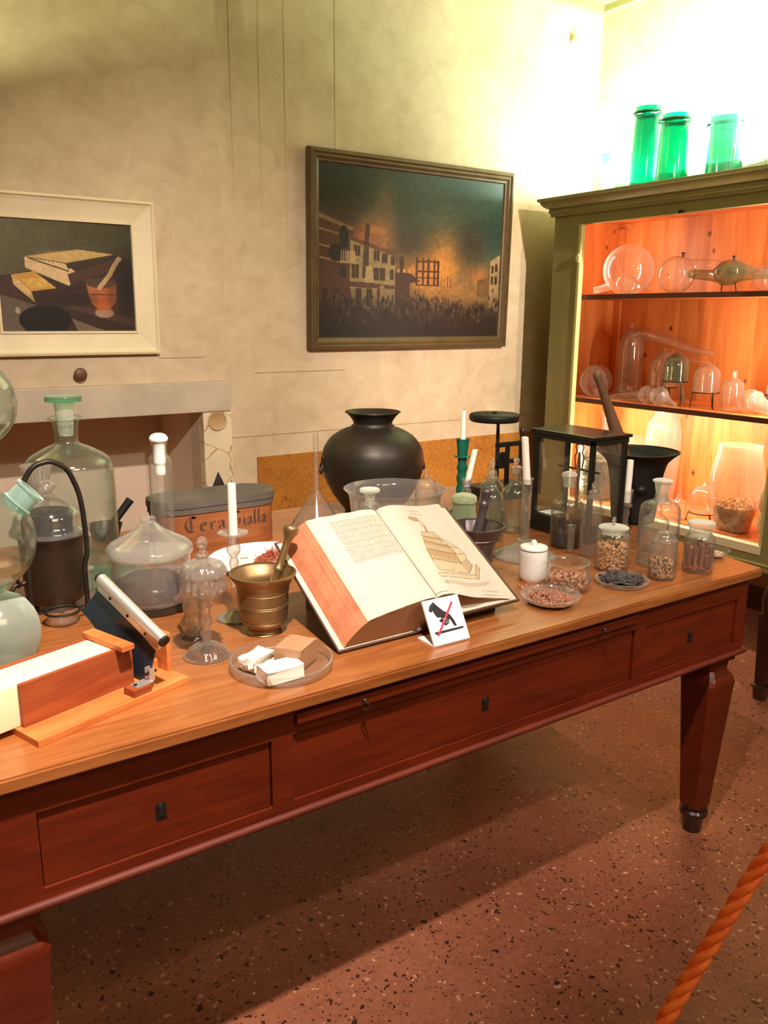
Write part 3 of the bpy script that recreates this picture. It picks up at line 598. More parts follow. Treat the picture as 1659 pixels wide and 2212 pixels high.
bm = bmesh.new(); box2(bm, L(CX-.034, 2.62, 1.985), L(CX-.020, 2.645, 2.000), .002); obj('clip', bm, BLACK, cb, smooth=False, label='small black clip on the top rail')
# ------------------------------------------------------------------ things on the table
def one(name, bm, mat, label, cat, loc, group=None, kind=None, rz=0, **k):
    o = obj(name, bm, mat, loc=loc, **k); o.rotation_euler = (0, 0, rz); return tag(o, label, cat, group, kind)
def bottle(name, label, loc, prof, mat=None, t=.003, parts=(), cat='bottle', sm=1, **kw):
    """glass body plus any number of (part name, bmesh, material, label) parts"""
    r = thing(name, label, cat, loc); obj('body', vessel(prof, t, sm=sm, **kw), mat or GLASS, r)
    for p in parts:
        obj(p[0], p[1], p[2], r, label=p[3] if len(p) > 3 else None)
    return r
def rod(pts, radii, seg=16):
    bm = bmesh.new(); tube(bm, pts, radii, seg); return bm
def candle(r0, h, r1=None, rough=0.0, lean=(0, 0), wick=True):
    bm = bmesh.new(); r1 = r1 or r0; n = 14; seg = 20; rings = []
    for i in range(n+1):
        t = i/n; r = r0+(r1-r0)*t
        rings.append([bm.verts.new((lean[0]*t+(r*(1+rough*random.uniform(-1, .3)))*math.cos(2*PI*k/seg), lean[1]*t+(r*(1+rough*random.uniform(-1, .3)))*math.sin(2*PI*k/seg), h*t)) for k in range(seg)])
    for A, B in zip(rings[:-1], rings[1:]):
        for k in range(seg): bm.faces.new((A[k], A[(k+1) % seg], B[(k+1) % seg], B[k]))
    bm.faces.new(rings[0][::-1]); c = bm.verts.new((lean[0], lean[1], h+r1*.25))
    for k in range(seg): bm.faces.new((rings[-1][k], rings[-1][(k+1) % seg], c))
    return bm
def place_candle(label, loc, r0, h, lean, r1=None, rough=0.0):
    t = thing('candle', label, 'candle', loc); obj('wax', candle(r0, h, r1, rough, lean), WAX, t)
    obj('wick', rod([(lean[0], lean[1], h), (lean[0]+.0008, lean[1], h+.007)], .0009, 6), BLACK, t, label='short black wick'); return t

# --- far left: stacked glass globes
r = thing('stacked_globe_still', 'tower of three frosted green glass globes at the left end of table', 'still', (.214, 1.641, T))
obj('bottom_globe', vessel([(.036, 0), (.058, .006), (.0735, .0336), (.0801, .0709), (.0735, .108), (.055, .137), (.030, .151), (.024, .156)], .003), GLASSF, r)
obj('middle_globe', vessel([(.024, .158), (.030, .168), (.060, .188), (.080, .219), (.0874, .2591), (.080, .299), (.060, .330), (.030, .347), (.016, .358)], .003), GLASSG, r)
obj('top_globe', vessel([(.012, .420), (.030, .438), (.055, .459), (.070, .482), (.0757, .5144), (.070, .546), (.055, .570), (.030, .587), (.010, .592)], .003), GLASSG, r)
obj('neck', vessel([(.016, .352), (.011, .372), (.015, .386), (.011, .400), (.013, .424)], .0025, seg=24), GLASSG, r)
M4 = Matrix.Translation((.052, -.007, .319)) @ Vector((0, 0, 1)).rotation_difference(Vector((.72, -.10, .68)).normalized()).to_matrix().to_4x4()
bm = bmesh.new(); lathe(bm, [(.022, -.008), (.027, .004), (.030, .008), (.026, .011), (.0265, .036), (.030, .039), (.030, .043), (.024, .043), (.0235, .011), (.019, -.008)], 32, M4=M4); obj('side_spout', bm, SPOUTG, r, label='flanged green side spout')
# --- metal percolator with glass dome, on an arched iron stand
r = thing('metal_percolator', 'dark bronze pail with a glass dome lid and side tap', 'percolator', (.387, 1.946, T))
bm = vessel([(.060, .022), (.066, .030), (.0695, .165), (.072, .172), (.072, .178), (.0695, .182)], .003); obj('pail', bm, BRONZE, r)
for k in range(3):
    a = 2*PI*k/3+.5; bm = bmesh.new(); box(bm, (.048*math.cos(a), .048*math.sin(a), .012), (.012, .012, .0235), None, .002); obj('foot', bm, BRONZE, r)
obj('inner_vessel', vessel([(.048, .16), (.052, .225), (.055, .230), (.052, .232)], .003), IRON, r)
d = obj('dome_lid', vessel([(.088, .1825), (.087, .192), (.079, .203), (.0743, .225), (.0593, .247), (.032, .263), (.012, .270)], .003, .001), GLASS, r)
obj('knob', solid([(.010, .269), (.009, .274), (.016, .281), (.0205, .290), (.016, .299), (.006, .304)], 1), CRYSTAL, d)
bm = bmesh.new(); tube(bm, [(-.066, -.012, .074), (-.088, -.016, .072), (-.098, -.018, .060)], [.006, .006, .005], 12); tube(bm, [(-.082, -.015, .066), (-.082, -.015, .092)], .004, 10); box(bm, (-.082, -.015, .096), (.026, .005, .008), Euler((0, 0, .5)), .002); obj('tap', bm, BRONZE, r)
r = thing('iron_arch_stand', 'thin brown iron hoop arching over the bronze pail', 'stand', (.387, 1.86, T))
pts = smooth_path([(-.072, -.02, .004), (-.074, -.02, .25), (-.070, -.02, .318), (-.045, -.02, .357), (-.008, -.02, .366), (.026, -.02, .345), (.046, -.02, .290), (.052, -.02, .235), (.054, -.02, .150), (.046, -.02, .128), (.045, -.02, .09), (.046, -.02, .004)], 2)
obj('hoop', rod(pts, .0058, 10), IRON, r)
bm = bmesh.new(); torus(bm, (-.013, -.035, .030), .036, .003, seg=36); tube(bm, [(-.050, -.03, .030), (-.073, -.02, .030)], .003, 8); tube(bm, [(.022, -.03, .030), (.046, -.02, .030)], .003, 8); obj('ring', bm, IRON, r)
one('glass_cup', vessel([(.026, 0), (.031, .004), (.033, .0255)], .0025), GLASS, 'little glass cup in the iron ring under the bronze pail', 'cup', (.374, 1.825, T))
one('fluted_vase', vessel([(.020, 0), (.0215, .17), (.0235, .25), (.031, .287), (.0375, .306)], .003, seg=60, ribs=20, amp=.04), CRYSTAL, 'fluted glass vase standing behind the bronze pail', 'vase', (.408, 2.15, T))
r = thing('baluster_candlestick', 'small clear glass baluster between pail and lidded jar', 'candlestick', (.461, 1.937, T)); obj('stem', solid([(.0155, 0), (.0177, .018), (.011, .035), (.013, .052), (.0077, .074), (.0105, .082)], 1, 28), CRYSTAL, r); obj('frilled_top', solid([(.009, .0815), (.0145, .0835), (.0145, .087), (.010, .088)], 0, 40, ribs=10, amp=.08), CRYSTAL, r)
# --- big stoppered bottle, the mortar behind it
BB = (.522, 2.309, T)
bottle('large_reagent_bottle', 'largest glass bottle, wide shoulders and flat green disc stopper', BB, [(.105, 0), (.1165, .006), (.118, .02), (.1176, .250), (.1135, .2765), (.1007, .2957), (.0628, .3173), (.0326, .3299), (.0288, .340), (.0337, .3902), (.0448, .396), (.0448, .402), (.040, .404)], GLASSG, .004,
       [('stopper', solid([(.0185, .352), (.0224, .4027), (.0248, .442), (.0248, .443)], 1), GLASSM, 'ground glass plug'), ('stopper_disc', solid([(.046, .4435), (.0475, .446), (.0475, .456), (.046, .4584)], 0), GREENTHICK, 'flat green glass disc')])
one('glass_disc', solid([(.104, 0), (.106, .002), (.106, .010), (.104, .012)], 0), GREENTHICK, 'thick green glass disc lying at the foot of the largest bottle', 'disc', (.548, 2.085, T))
r = thing('stone_mortar', 'dark stone mortar behind the largest bottle', 'mortar', (.655, 2.492, T)); obj('bowl', vessel([(.036, 0), (.0396, .006), (.044, .025), (.052, .047)], .006), BLACKIRON, r)
one('pestle', rod([(0, 0, 0), (.024, -.004, .030), (.085, -.012, .106)], [.011, .011, .0125], 18), BLACKIRON, 'dark round pestle leaning out behind the largest bottle', 'pestle', (.648, 2.488, T+.012))
r = thing('cylinder_flask', 'tall narrow glass cylinder with a white plug', 'flask', (.700, 2.085, T))
obj('body', vessel([(.030, 0), (.0305, .006), (.0300, .293), (.0275, .307), (.0187, .318), (.0199, .344), (.022, .3465)], .0022), GLASS, r); obj('plug', solid([(.0130, .263), (.0145, .268), (.0135, .290), (.0160, .293), (.0155, .310), (.0165, .340), (.0165, .3475), (.0235, .352), (.0245, .360), (.019, .368), (.010, .372)], 1), WHITE, r, label='white stepped plug')
# --- oval wooden box with painted words
OB = (.915, 2.272, T); HX, HR = .110, .078
r = thing('oval_wooden_box', 'oval wooden box lettered Cera Gialla with a slate grey lid', 'box', OB)
def stadium(grow=0, n=20):
    R = HR+grow; p = [(HX+R*math.cos(t), R*math.sin(t)) for t in np.linspace(-PI/2, PI/2, n)]; return p+[(-HX+R*math.cos(t), R*math.sin(t)) for t in np.linspace(PI/2, 3*PI/2, n)]
bm = bmesh.new(); prism(bm, stadium(), ((0, 0, 0), (1, 0, 0), (0, 1, 0)), (0, 0, .130)); obj('box_body', bm, BOXWOOD, r, angle=30)
bm = bmesh.new(); prism(bm, stadium(.005), ((0, 0, .118), (1, 0, 0), (0, 1, 0)), (0, 0, .036)); lid = obj('lid', bm, GREYLID, r, angle=30)
bm = bmesh.new(); prism(bm, stadium(.008), ((0, 0, .136), (1, 0, 0), (0, 1, 0)), (0, 0, .0195)); obj('lid_rim', bm, GREYLID, lid, angle=30)
NIB = Vector((.070, .072)); THIN = Vector((.034, .036))
LET = {'C': (.74, [[(.62, .92), (.34, .98), (.12, .72), (.08, .42), (.22, .12), (.46, .02), (.66, .14)], [(.40, .92), (.36, .60), (.40, .16)], [(.46, 1.02), (.60, .88), (.74, .98)]]),
       'e': (.46, [[(.36, .40), (.30, .56), (.12, .50), (.10, .16), (.22, .03), (.40, .12)], [(.12, .30), (.36, .40)]]), 'r': (.40, [[(.10, .52), (.16, .46), (.14, .10), (.22, .03)], [(.16, .42), (.28, .56), (.38, .48)]]),
       'a': (.50, [[(.12, .46), (.26, .56), (.36, .44), (.36, .12), (.46, .04)], [(.36, .30), (.14, .22), (.12, .08), (.22, .02), (.36, .12)], [(.14, .40), (.10, .52)]]), 'G': (.80, [[(.62, .94), (.34, .98), (.12, .74), (.08, .40), (.22, .12), (.44, .02), (.64, .16), (.66, .48), (.44, .50)], [(.36, .90), (.34, .50), (.38, .20)], [(.46, 1.02), (.60, .88), (.72, .98)]]),
       'i': (.26, [[(.08, .52), (.15, .46), (.13, .10), (.22, .03)], [(.12, .74), (.17, .80)]]), 'l': (.28, [[(.16, .98), (.13, .80), (.13, .10), (.22, .03)], [(.08, .92), (.16, .98)]])}
def on_box(s, z):   # arc length along the front, measured from the middle
    if abs(s) <= HX: return (s, -HR-.0009, z)
    t = (abs(s)-HX)/HR; return (math.copysign(HX+(HR+.0009)*math.sin(t), s), -(HR+.0009)*math.cos(t), z)
bm = bmesh.new(); penx = 0; adv = []; word = 0
for ch in 'Cera Gialla':
    if ch == ' ': penx += .16; word = 1; continue
    w, strokes = LET[ch]; kx = (1.14 if not word else 1.0 if ch == 'G' else .78)
    for st in strokes:
        for (x0, y0), (x1, y1) in zip(st[:-1], st[1:]):
            x0 *= kx; x1 *= kx; nb = NIB if abs(y1-y0) > .12 or abs(x1-x0) > .2 else THIN
            for q in range(3):
                a = (x0+(x1-x0)*q/3, y0+(y1-y0)*q/3); b = (x0+(x1-x0)*(q+1)/3, y0+(y1-y0)*(q+1)/3)
                adv.append([(penx+a[0]-nb.x, a[1]-nb.y*.6), (penx+a[0]+nb.x, a[1]+nb.y*.6), (penx+b[0]+nb.x, b[1]+nb.y*.6), (penx+b[0]-nb.x, b[1]-nb.y*.6)])
    penx += (w+.05)*kx
sc = .262/penx
for q in adv:
    vs = [bm.verts.new(on_box((x-penx/2)*sc+.012, .063+y*.046)) for x, y in q]
    if (Vector(vs[1].co)-Vector(vs[2].co)).length > 1e-5: bm.faces.new(vs)
for f in bm.faces: f.normal_update()
o = obj('lettering', bm, INK, r, smooth=False, label='dark brown blackletter words Cera Gialla')
# --- white dish with red shavings
one('white_platter', vessel([(.118, 0), (.140, .004), (.154, .014), (.157, .017)], .003, .004, seg=64), WHITE, 'wide shallow white dish behind the brass mortar', 'dish', (.958, 2.005, T))
def shreds(n, rx, h, ln, wd, seed, flat=.5):
    R = random.Random(seed); bm = bmesh.new()
    for k in range(n):
        a = R.uniform(0, 2*PI); q = R.random()**.5; z = h*max(0, 1-q)*R.uniform(.55, 1.05); x, y = q*rx*math.cos(a), q*rx*math.sin(a)
        d = Vector((R.uniform(-1, 1), R.uniform(-1, 1), R.uniform(-flat, flat))).normalized()*ln*R.uniform(.5, 1)/2; c = Vector((x, y, z+abs(d.z)+wd)); e = Vector((R.uniform(-1, 1), R.uniform(-1, 1), R.uniform(-1, 1)))*ln*.12
        tube(bm, [c-d, c+e, c+d], [wd*.6, wd, wd*.5], 5)
    return bm
one('saffron_shreds', shreds(420, .050, .042, .024, .0010, 3), pr('red_brown_shreds', lin(164, 78, 56), .7, 0, lin(190, 104, 76), 40), 'heap of red brown saffron shreds on the white dish', 'saffron', (.965, 1.975, T+.0045), kind='stuff')
bm = bmesh.new(); tube(bm, [(0, 0, 0), (.012, -.003, .001), (.022, -.006, .0005)], .0009, 6); one('saffron_strand', bm, IRON, 'single dark strand alone on the white dish', 'saffron', (.905, 2.06, T+.0056))
# --- lidded glass jar with handle
r = thing('lidded_glass_jar', 'broad glass jar with domed lid, strap handle and dark sediment', 'jar', (.580, 1.833, T))
obj('base_tray', solid([(.088, 0), (.090, .003), (.088, .0165)], 0), BRONZE, r, label='dark round base'); obj('body', vessel([(.082, .017), (.0905, .024), (.0915, .05), (.0905, .128)], .003), GLASSD, r)
d = obj('lid', vessel([(.0945, .129), (.0985, .133), (.0985, .146), (.088, .156), (.061, .170), (.034, .186), (.018, .203)], .003, .001), GLASSD, r); obj('lid_knob', solid([(.016, .203), (.0175, .207), (.016, .215), (.012, .216)], 1), GLASSD, d)
pts = smooth_path([(.028, -.086, .106), (.032, -.108, .112), (.036, -.118, .100), (.034, -.114, .06), (.030, -.097, .034), (.028, -.087, .040)], 2); obj('handle', rod(pts, .0085, 12), CRYSTAL, r)
obj('sediment', solid([(.070, .0245), (.084, .030), (.0845, .060), (.060, .074), (.02, .070)], 1, 40, ribs=7, amp=.03), glass('violet_grey_crust', (.6, .54, .54), (.4, .36, .36), .32, lin(104, 92, 94), .3), r, label='violet grey sediment')
# --- covered goblet, candlestick
r = thing('covered_goblet', 'ornate ribbed glass goblet with a finial lid', 'goblet', (.573, 1.484, T))
obj('foot', solid([(.0479, 0), (.0475, .003), (.041, .004), (.0365, .014), (.024, .024), (.010, .029)], 1, 72, ribs=18, amp=.035, ribz=(.004, .026)), CRYSTAL, r)
obj('stem', solid([(.009, .029), (.0075, .037), (.0121, .048), (.0074, .058), (.0149, .0755), (.0092, .0925), (.0139, .106), (.0074, .117), (.012, .121)], 1, 32), CRYSTAL, r)
obj('bowl', vessel([(.016, .1215), (.0313, .130), (.0425, .140), (.046, .149), (.0425, .163), (.0435, .172)], .003, .006, seg=72, ribs=18, amp=.045), CRYSTAL, r)
l = obj('lid', vessel([(.0455, .1725), (.0455, .180), (.0425, .187), (.0365, .196), (.014, .203)], .003, .001, seg=72, ribs=18, amp=.03), CRYSTAL, r); obj('finial', solid([(.011, .2025), (.0109, .206), (.0132, .212), (.0082, .2185), (.0047, .225), (.0085, .2285), (.0112, .2375), (.0085, .246), (.003, .249)], 1, 28), CRYSTAL, l)
one('knopped_glass_bottle', vessel([(.0277, 0), (.0238, .004), (.0198, .012), (.0296, .034), (.0177, .0527), (.0216, .0651), (.0216, .0807), (.0176, .091), (.0234, .1116), (.0195, .127)], .0035), CRYSTAL, 'bulging clear glass bottle just behind the covered goblet', 'bottle', (.588, 1.592, T))
r = thing('glass_candlestick', 'clear glass candlestick behind the brass mortar, wide drip pan', 'candlestick', (.710, 1.649, T))
obj('foot', vessel([(.0443, 0), (.0435, .003), (.0295, .0085), (.0105, .020)], .003, .001), CRYSTAL, r)
obj('stem', solid([(.0105, .020), (.0115, .035), (.0105, .050), (.0084, .0717), (.0115, .0937), (.0073, .110), (.0114, .135), (.0062, .1448), (.0166, .1588), (.0134, .180), (.0128, .194)], 1, 32), CRYSTAL, r)
obj('drip_pan', vessel([(.0125, .194), (.0288, .197), (.0345, .2025)], .002, .002), CRYSTAL, r)
place_candle('white candle upright in the glass candlestick behind the brass mortar', (.7105, 1.649, T+.1965), .0102, .116, (0, 0), .0094)
# --- brass mortar and pestle
r = thing('brass_mortar', 'flared old brass mortar with ring mouldings', 'mortar', (.728, 1.540, T))
obj('body', vessel([(.0385, 0), (.0385, .003), (.0334, .006), (.0335, .011), (.0464, .0235), (.0523, .0413), (.0532, .0678), (.0553, .0985), (.0572, .108), (.060, .1142), (.0677, .1256), (.0724, .133), (.0724, .136)], .004, .010), BRASS, r)
bm = bmesh.new()
for z, R in ((.0285, .0494), (.0315, .0505), (.0640, .0533), (.0680, .0534), (.0940, .0550)): torus(bm, (0, 0, z), R, .0011, seg=48, sub=6)
obj('ring_moulding', bm, BRASS, r)
def pestle_mesh(a, b, prof, seg=24):
    a, b = Vector(a), Vector(b); q = Vector((0, 0, 1)).rotation_difference((b-a).normalized()).to_matrix().to_4x4(); Lh = (b-a).length
    bm = bmesh.new(); p = chaikin([(rr_, z*Lh) for rr_, z in prof], 1); lathe(bm, [(0, p[0][1])]+p+[(0, p[-1][1])], seg, M4=Matrix.Translation(a) @ q); return bm
one('brass_pestle', pestle_mesh((-.010, 0, 0), (.078, .008, .208), [(.011, 0), (.014, .05), (.011, .14), (.0082, .30), (.0088, .53), (.0108, .55), (.0108, .57), (.0085, .59), (.0078, .84), (.0125, .90), (.0175, .945), (.0165, .985), (.010, 1)]), BRASS, 'brass pestle leaning in the brass mortar', 'pestle', (.728, 1.540, T+.018))
# --- glass dish with soaps
r = thing('glass_dish', 'round glass dish holding soap pieces at the table edge', 'dish', (.672, 1.347, T))
obj('bowl', vessel([(.090, 0), (.097, .004), (.100, .012), (.1005, .022)], .004, .004, seg=64), GLASSP, r); bm = bmesh.new(); torus(bm, (0, 0, .022), .0985, .0028, seg=64); obj('rim', bm, GLASSP, r)
def brick(sx, sy, sz, jig, seed):
    R = random.Random(seed); bm = bmesh.new(); box(bm, (0, 0, sz/2), (sx, sy, sz)); bmesh.ops.subdivide_edges(bm, edges=bm.edges[:], cuts=3, use_grid_fill=True)
    for v in bm.verts: v.co += Vector((R.uniform(-1, 1), R.uniform(-1, 1), R.uniform(-1, 1) if v.co.z > .002 else 0))*jig
    return bm
one('brown_soap_block', brick(.072, .058, .042, .0008, 1), SOAPB, 'brown square soap block in the glass dish', 'soap', (.702, 1.345, T+.0052), rz=.62)
one('white_soap_bar', brick(.078, .046, .026, .0016, 2), SOAPW, 'white soap bar at the front of the glass dish', 'soap', (.645, 1.300, T+.0055), rz=.05)
one('white_soap_chunk', brick(.066, .040, .024, .004, 5), SOAPW, 'broken white soap chunk at the back left of the glass dish', 'soap', (.632, 1.372, T+.0055), rz=.55)
# --- soap cutter
O = Vector((.209, 1.283, T)); A = math.radians(19.3)
r = thing('soap_cutter', 'wooden soap cutter with a raised steel guillotine blade', 'cutter', O, A)
def pbox(par, name, mat, *bx, bev=.0012, label=None):
    bm = bmesh.new()
    for a, b in bx: box2(bm, a, b, bev)
    return obj(name, bm, mat, par, smooth=False, label=label)
base_ = pbox(r, 'base_board', BASEWOOD, ((0, 0, 0), (.305, .172, .012)), label='orange base board'); bm = bmesh.new()
pbox(r, 'side_wall', MAHOGANY, ((.010, .058, .012), (.226, .066, .088))); pbox(r, 'side_wall', MAHOGANY, ((-.06, .146, .012), (.208, .154, .088)), bev=.001)
pbox(r, 'cross_bar', BASEWOOD, ((.190, .036, .0885), (.216, .158, .0985))); pbox(r, 'end_board', BASEWOOD, ((.296, .050, .012), (.306, .160, .088)))
hb = pbox(r, 'hinge_block', MAHOGANY, ((.186, .004, .012), (.224, .034, .026)))
pbox(hb, 'hinge_plate', STEEL, ((.196, .008, .026), (.232, .030, .028)), ((.228, .012, .027), (.238, .016, .050)), ((.228, .024, .027), (.238, .028, .050)), bev=.0004)
bm = bmesh.new(); tube(bm, [(.200, .019, .028), (.200, .019, .0295)], .0035, 12); tube(bm, [(.224, .020, .040), (.246, .020, .040)], .003, 10); obj('screw', bm, IRON, hb)
bm = bmesh.new(); prism(bm, [(.163, .171), (.227, .111), (.089, .016), (.034, .016), (.008, .083)], ((.238, 0, 0), (0, 1, 0), (0, 0, 1)), (.0025, 0, 0)); bl = obj('blade', bm, BLADE, r, smooth=False, label='dark blued steel blade')
a, b = Vector((.240, .160, .190)), Vector((.240, -.016, .109)); hd = obj('handle_tube', rod([a, b], .0105, 24), STEEL, r, label='bright aluminium tube along the blade')
dn = (b-a).normalized(); wv = Vector((0, dn.z, -dn.y))*(-1)
if wv.z > 0: wv = -wv
bm = bmesh.new(); n = (a-b).length
prism(bm, [(.004, 0), (n-.004, 0), (n-.004, .024), (.004, .024)], (a+Vector((-.0045, 0, 0)), dn, wv), (.009, 0, 0)); obj('clamp_strip', bm, STEEL, hd, smooth=False)
for k in (.22, .5, .78):
    c = a+dn*n*k+wv*.016; bm = bmesh.new(); tube(bm, [c+Vector((-.0060, 0, 0)), c+Vector((.0060, 0, 0))], .0028, 10); obj('rivet', bm, IRON, hd)
for e, s in ((a, -1), (b, 1)): obj('end_cap', rod([e+dn*s*-.001, e+dn*s*.004], .0108, 24), BLACK, hd, label='black end cap')
one('soap_bar', (lambda bm: (box2(bm, (-.075, .0675, .0125), (.192, .1445, .087), .004), bm)[1])(bmesh.new()), SOAP, 'long cream soap bar lying in the wooden cutter', 'soap', O, rz=A)
pbox(r, 'soap_rest', BASEWOOD, ((.2445, .07, .012), (.290, .145, .034)))
# --- book on its stand
TH = math.radians(30.5); DV = Vector((0, math.cos(TH), math.sin(TH))); DW = Vector((0, -math.sin(TH), math.cos(TH))); B0 = Vector((0, 1.345, T+.004))
def bk(u, v, w): return Vector((u, 0, 0))+DV*v+DW*w
ROTB = Euler((TH, 0, 0))
r = thing('book_stand', 'dark wooden slanted stand under the open book', 'stand', B0)
def sbox(par, name, mat, a, b, bev=.001, label=None):
    bm = bmesh.new(); c = bk(*[(a[i]+b[i])/2 for i in range(3)]); box(bm, c, [abs(b[i]-a[i]) for i in range(3)], ROTB, bev); return obj(name, bm, mat, par, smooth=False, label=label)
sbox(r, 'rest_board', STANDWOOD, (.850, .030, -.016), (1.225, .330, -.003)); sbox(r, 'rest_board', STANDWOOD, (1.090, .010, .004), (1.240, .300, .020))
bm = bmesh.new(); box2(bm, (.840, .018, -.004), (1.240, .034, .016), .002); box2(bm, (.846, .040, -.004), (1.235, .052, .030), .002); obj('ledge', bm, STANDWOOD, r, smooth=False)
for x in (.875, 1.21):
    bm = bmesh.new(); prism(bm, [(.05, -.004), (.275, -.004), (.275, .135), (.06, .010)], ((x, 0, 0), (0, 1, 0), (0, 0, 1)), (.012, 0, 0)); obj('side_support', bm, STANDWOOD, r, smooth=False)
r = thing('open_book', 'huge old open book with red stained page edges on a stand', 'book', B0)
VL = .316
sbox(r, 'left_cover', LEATHER, (.797, -.004, 0), (1.000, VL+.006, .006), .002); 
# left text block: skewed fore edge
def block(name, sec, v0, v1, mats, mi):
    bm = bmesh.new(); A_ = [bm.verts.new(bk(u, vb(u, w)+v0, w)) for u, w in sec]; B_ = [bm.verts.new(bk(u, vt(u)+v1, w)) for u, w in sec]; bm.faces.new(A_); bm.faces.new(B_[::-1]); n = len(sec)
    for i in range(n):
        f = bm.faces.new((A_[i], B_[i], B_[(i+1) % n], A_[(i+1) % n])); f.material_index = mi[i] if i < len(mi) else 0
    return obj(name, bm, mats, r, angle=25)
fore = [(.812, .0068), (.818, .018), (.832, .034), (.848, .049), (.866, .0605)]
topc = [(.90, .067), (.94, .073), (.985, .079), (1.022, .083), (1.037, .075)]
def vb(u, w): return .022*min(w, .08)/.08 if u <= 1.0375 else float(np.interp(u, [1.037, 1.25], [.022, .003]))
def vt(u): return float(np.interp(u, [.80, .868, 1.037, 1.26], [.318, .322, .306, .337]))
SHADEDEDGE = pr('shaded_page_bottoms', lin(128, 84, 52), .8, 0, lin(150, 104, 66), 6, (40, 40, 300))  # brown carries the shade on the bottom face of the pages
block('page_block', fore+topc+[(1.034, .0068)], 0, 0, [SHADEDEDGE, EDGE, PAGE], [1, 1, 1, 1, 2, 2, 2, 2, 2, 0, 0])
sbox(r, 'endpaper', PAGE, (.800, 0, .0061), (.985, VL, .0067), 0)
bm = bmesh.new()
S_ = [(.995, .003), (1.04, .022), (1.08, .0265), (1.280, .0275)]
prism(bm, S_+[(u, w+.006) for u, w in S_[::-1]], (bk(0, -.004, 0), (1, 0, 0), DW), DV*(VL+.012)); obj('right_cover', bm, LEATHER, r, smooth=False)
rs = [(1.039, .076), (1.047, .083), (1.075, .083), (1.11, .074), (1.16, .056), (1.21, .043), (1.252, .0372)]
block('right_pages', [(1.041, .030), (1.039, .074)]+[(u, w-.0012) for u, w in rs[1:]]+[(1.262, .0352), (1.262, .0342)], .002, 0, [SHADEDEDGE, PAGE], [0]+[1]*8)
def curve(tab, t):
    n = len(tab)-1; i = min(int(t*n), n-1); q = t*n-i; return tab[i][0]*(1-q)+tab[i+1][0]*q, tab[i][1]*(1-q)+tab[i+1][1]*q
LP = chaikin([(.861, .0585), (.868, .0622)]+[(u, w+.0012) for u, w in topc[:-1]]+[(1.0365, .0765)], 2)
def resamp(p, n):
    d = [0]
    for a_, b_ in zip(p[:-1], p[1:]): d.append(d[-1]+math.hypot(b_[0]-a_[0], b_[1]-a_[1]))
    return [(float(np.interp(t, d, [q[0] for q in p])), float(np.interp(t, d, [q[1] for q in p]))) for t in np.linspace(0, d[-1], n)]
LP = resamp(LP, 60); RP = resamp(chaikin([(u, w+.0005) for u, w in rs], 2), 60)
PM = paint_mat('printed_paper', .8, .2)
cv = Canvas(200, 420, (196, 187, 173)); cv.a *= (.965+.06*cv.noise(6, 4))[..., None]
R = random.Random(11)
for k in range(36):
    y = .075+k*.0124; x = .27
    while x < .955:
        w = R.uniform(.012, .05); cv.rect(x, y, min(x+w, .955), y+.0052, (124, 106, 82), .9 if R.random() < .93 else .4); x += w+.006
x = .40
for w in (.05, .03, .06): cv.rect(x, .038, x+w, .044, (160, 140, 108), .9); x += w+.012
cv.glow(0, .5, .05, 1.2, (212, 186, 142), .5)
cv.mesh('left_page', lambda u, v: bk(*(lambda q: (q[0], vb(q[0], q[1])+(vt(q[0])-vb(q[0], q[1]))*(1-v)-.001*math.sin(u*23), q[1]))(curve(LP, u))), PM, r, label='printed text page')
cv = Canvas(230, 340, (196, 187, 173)); cv.a *= (.97+.05*cv.noise(6, 4))[..., None]
TAN, LINE, PALE = (166, 138, 102), (112, 78, 44), (190, 170, 142)
def fig(p, c, al=1): cv.poly(p, c, al); cv.line(p+[p[0]], .0035, LINE, .9, 1.4)
fig([(.19, .771), (.189, .812), (.775, .803), (.769, .761), (.518, .762)], PALE); fig([(.775, .803), (.902, .694), (.892, .652), (.769, .761)], (182, 160, 130)); fig([(.24, .619), (.233, .743), (.694, .745), (.681, .642)], PALE); fig([(.681, .642), (.694, .745), (.831, .666), (.823, .595)], (184, 164, 134))
fig([(.269, .512), (.236, .623), (.681, .642), (.706, .539)], TAN); fig([(.706, .539), (.681, .642), (.823, .595), (.857, .543)], PALE); fig([(.325, .41), (.279, .512), (.716, .539), (.698, .463)], TAN); fig([(.698, .463), (.716, .539), (.852, .543), (.823, .478)], PALE)
fig([(.384, .319), (.331, .411), (.698, .463), (.657, .377)], TAN); fig([(.657, .377), (.698, .463), (.823, .478), (.721, .395)], PALE); fig([(.392, .311), (.614, .303), (.657, .377), (.353, .36)], (184, 162, 130))
fig([(.511, .251), (.539, .245), (.52, .302), (.486, .304)], TAN); fig([(.478, .176), (.526, .171), (.552, .215), (.52, .248), (.483, .242)], PALE); cv.ell(.425, .162, .075, .024, TAN); cv.line([(.357, .137), (.502, .146), (.476, .183), (.406, .187), (.348, .168), (.357, .137)], .004, LINE, .8, 1.4)
for y0, y1, xa, xb, n in ((.325, .345, .38, .62, 8), (.385, .425, .345, .68, 10), (.47, .525, .30, .70, 10), (.585, .615, .26, .68, 8)):
    for k in range(n):
        x = xa+(xb-xa)*(k+.5)/n; y = y0+(k/n)*.03; cv.ell(x, y+.01, .010, (y1-y0)*.5, (198, 184, 160)); cv.line([(x+.012, y-.004), (x+.012, y+.022)], .003, LINE, .9, 1.4)
for k in range(4): cv.line([(.70+k*.008, .66+k*.02), (.825, .612+k*.016)], .003, LINE, .7, 1.4)
cv.poly([(.449, .697), (.501, .697), (.512, .746), (.45, .746)], (196, 160, 116))
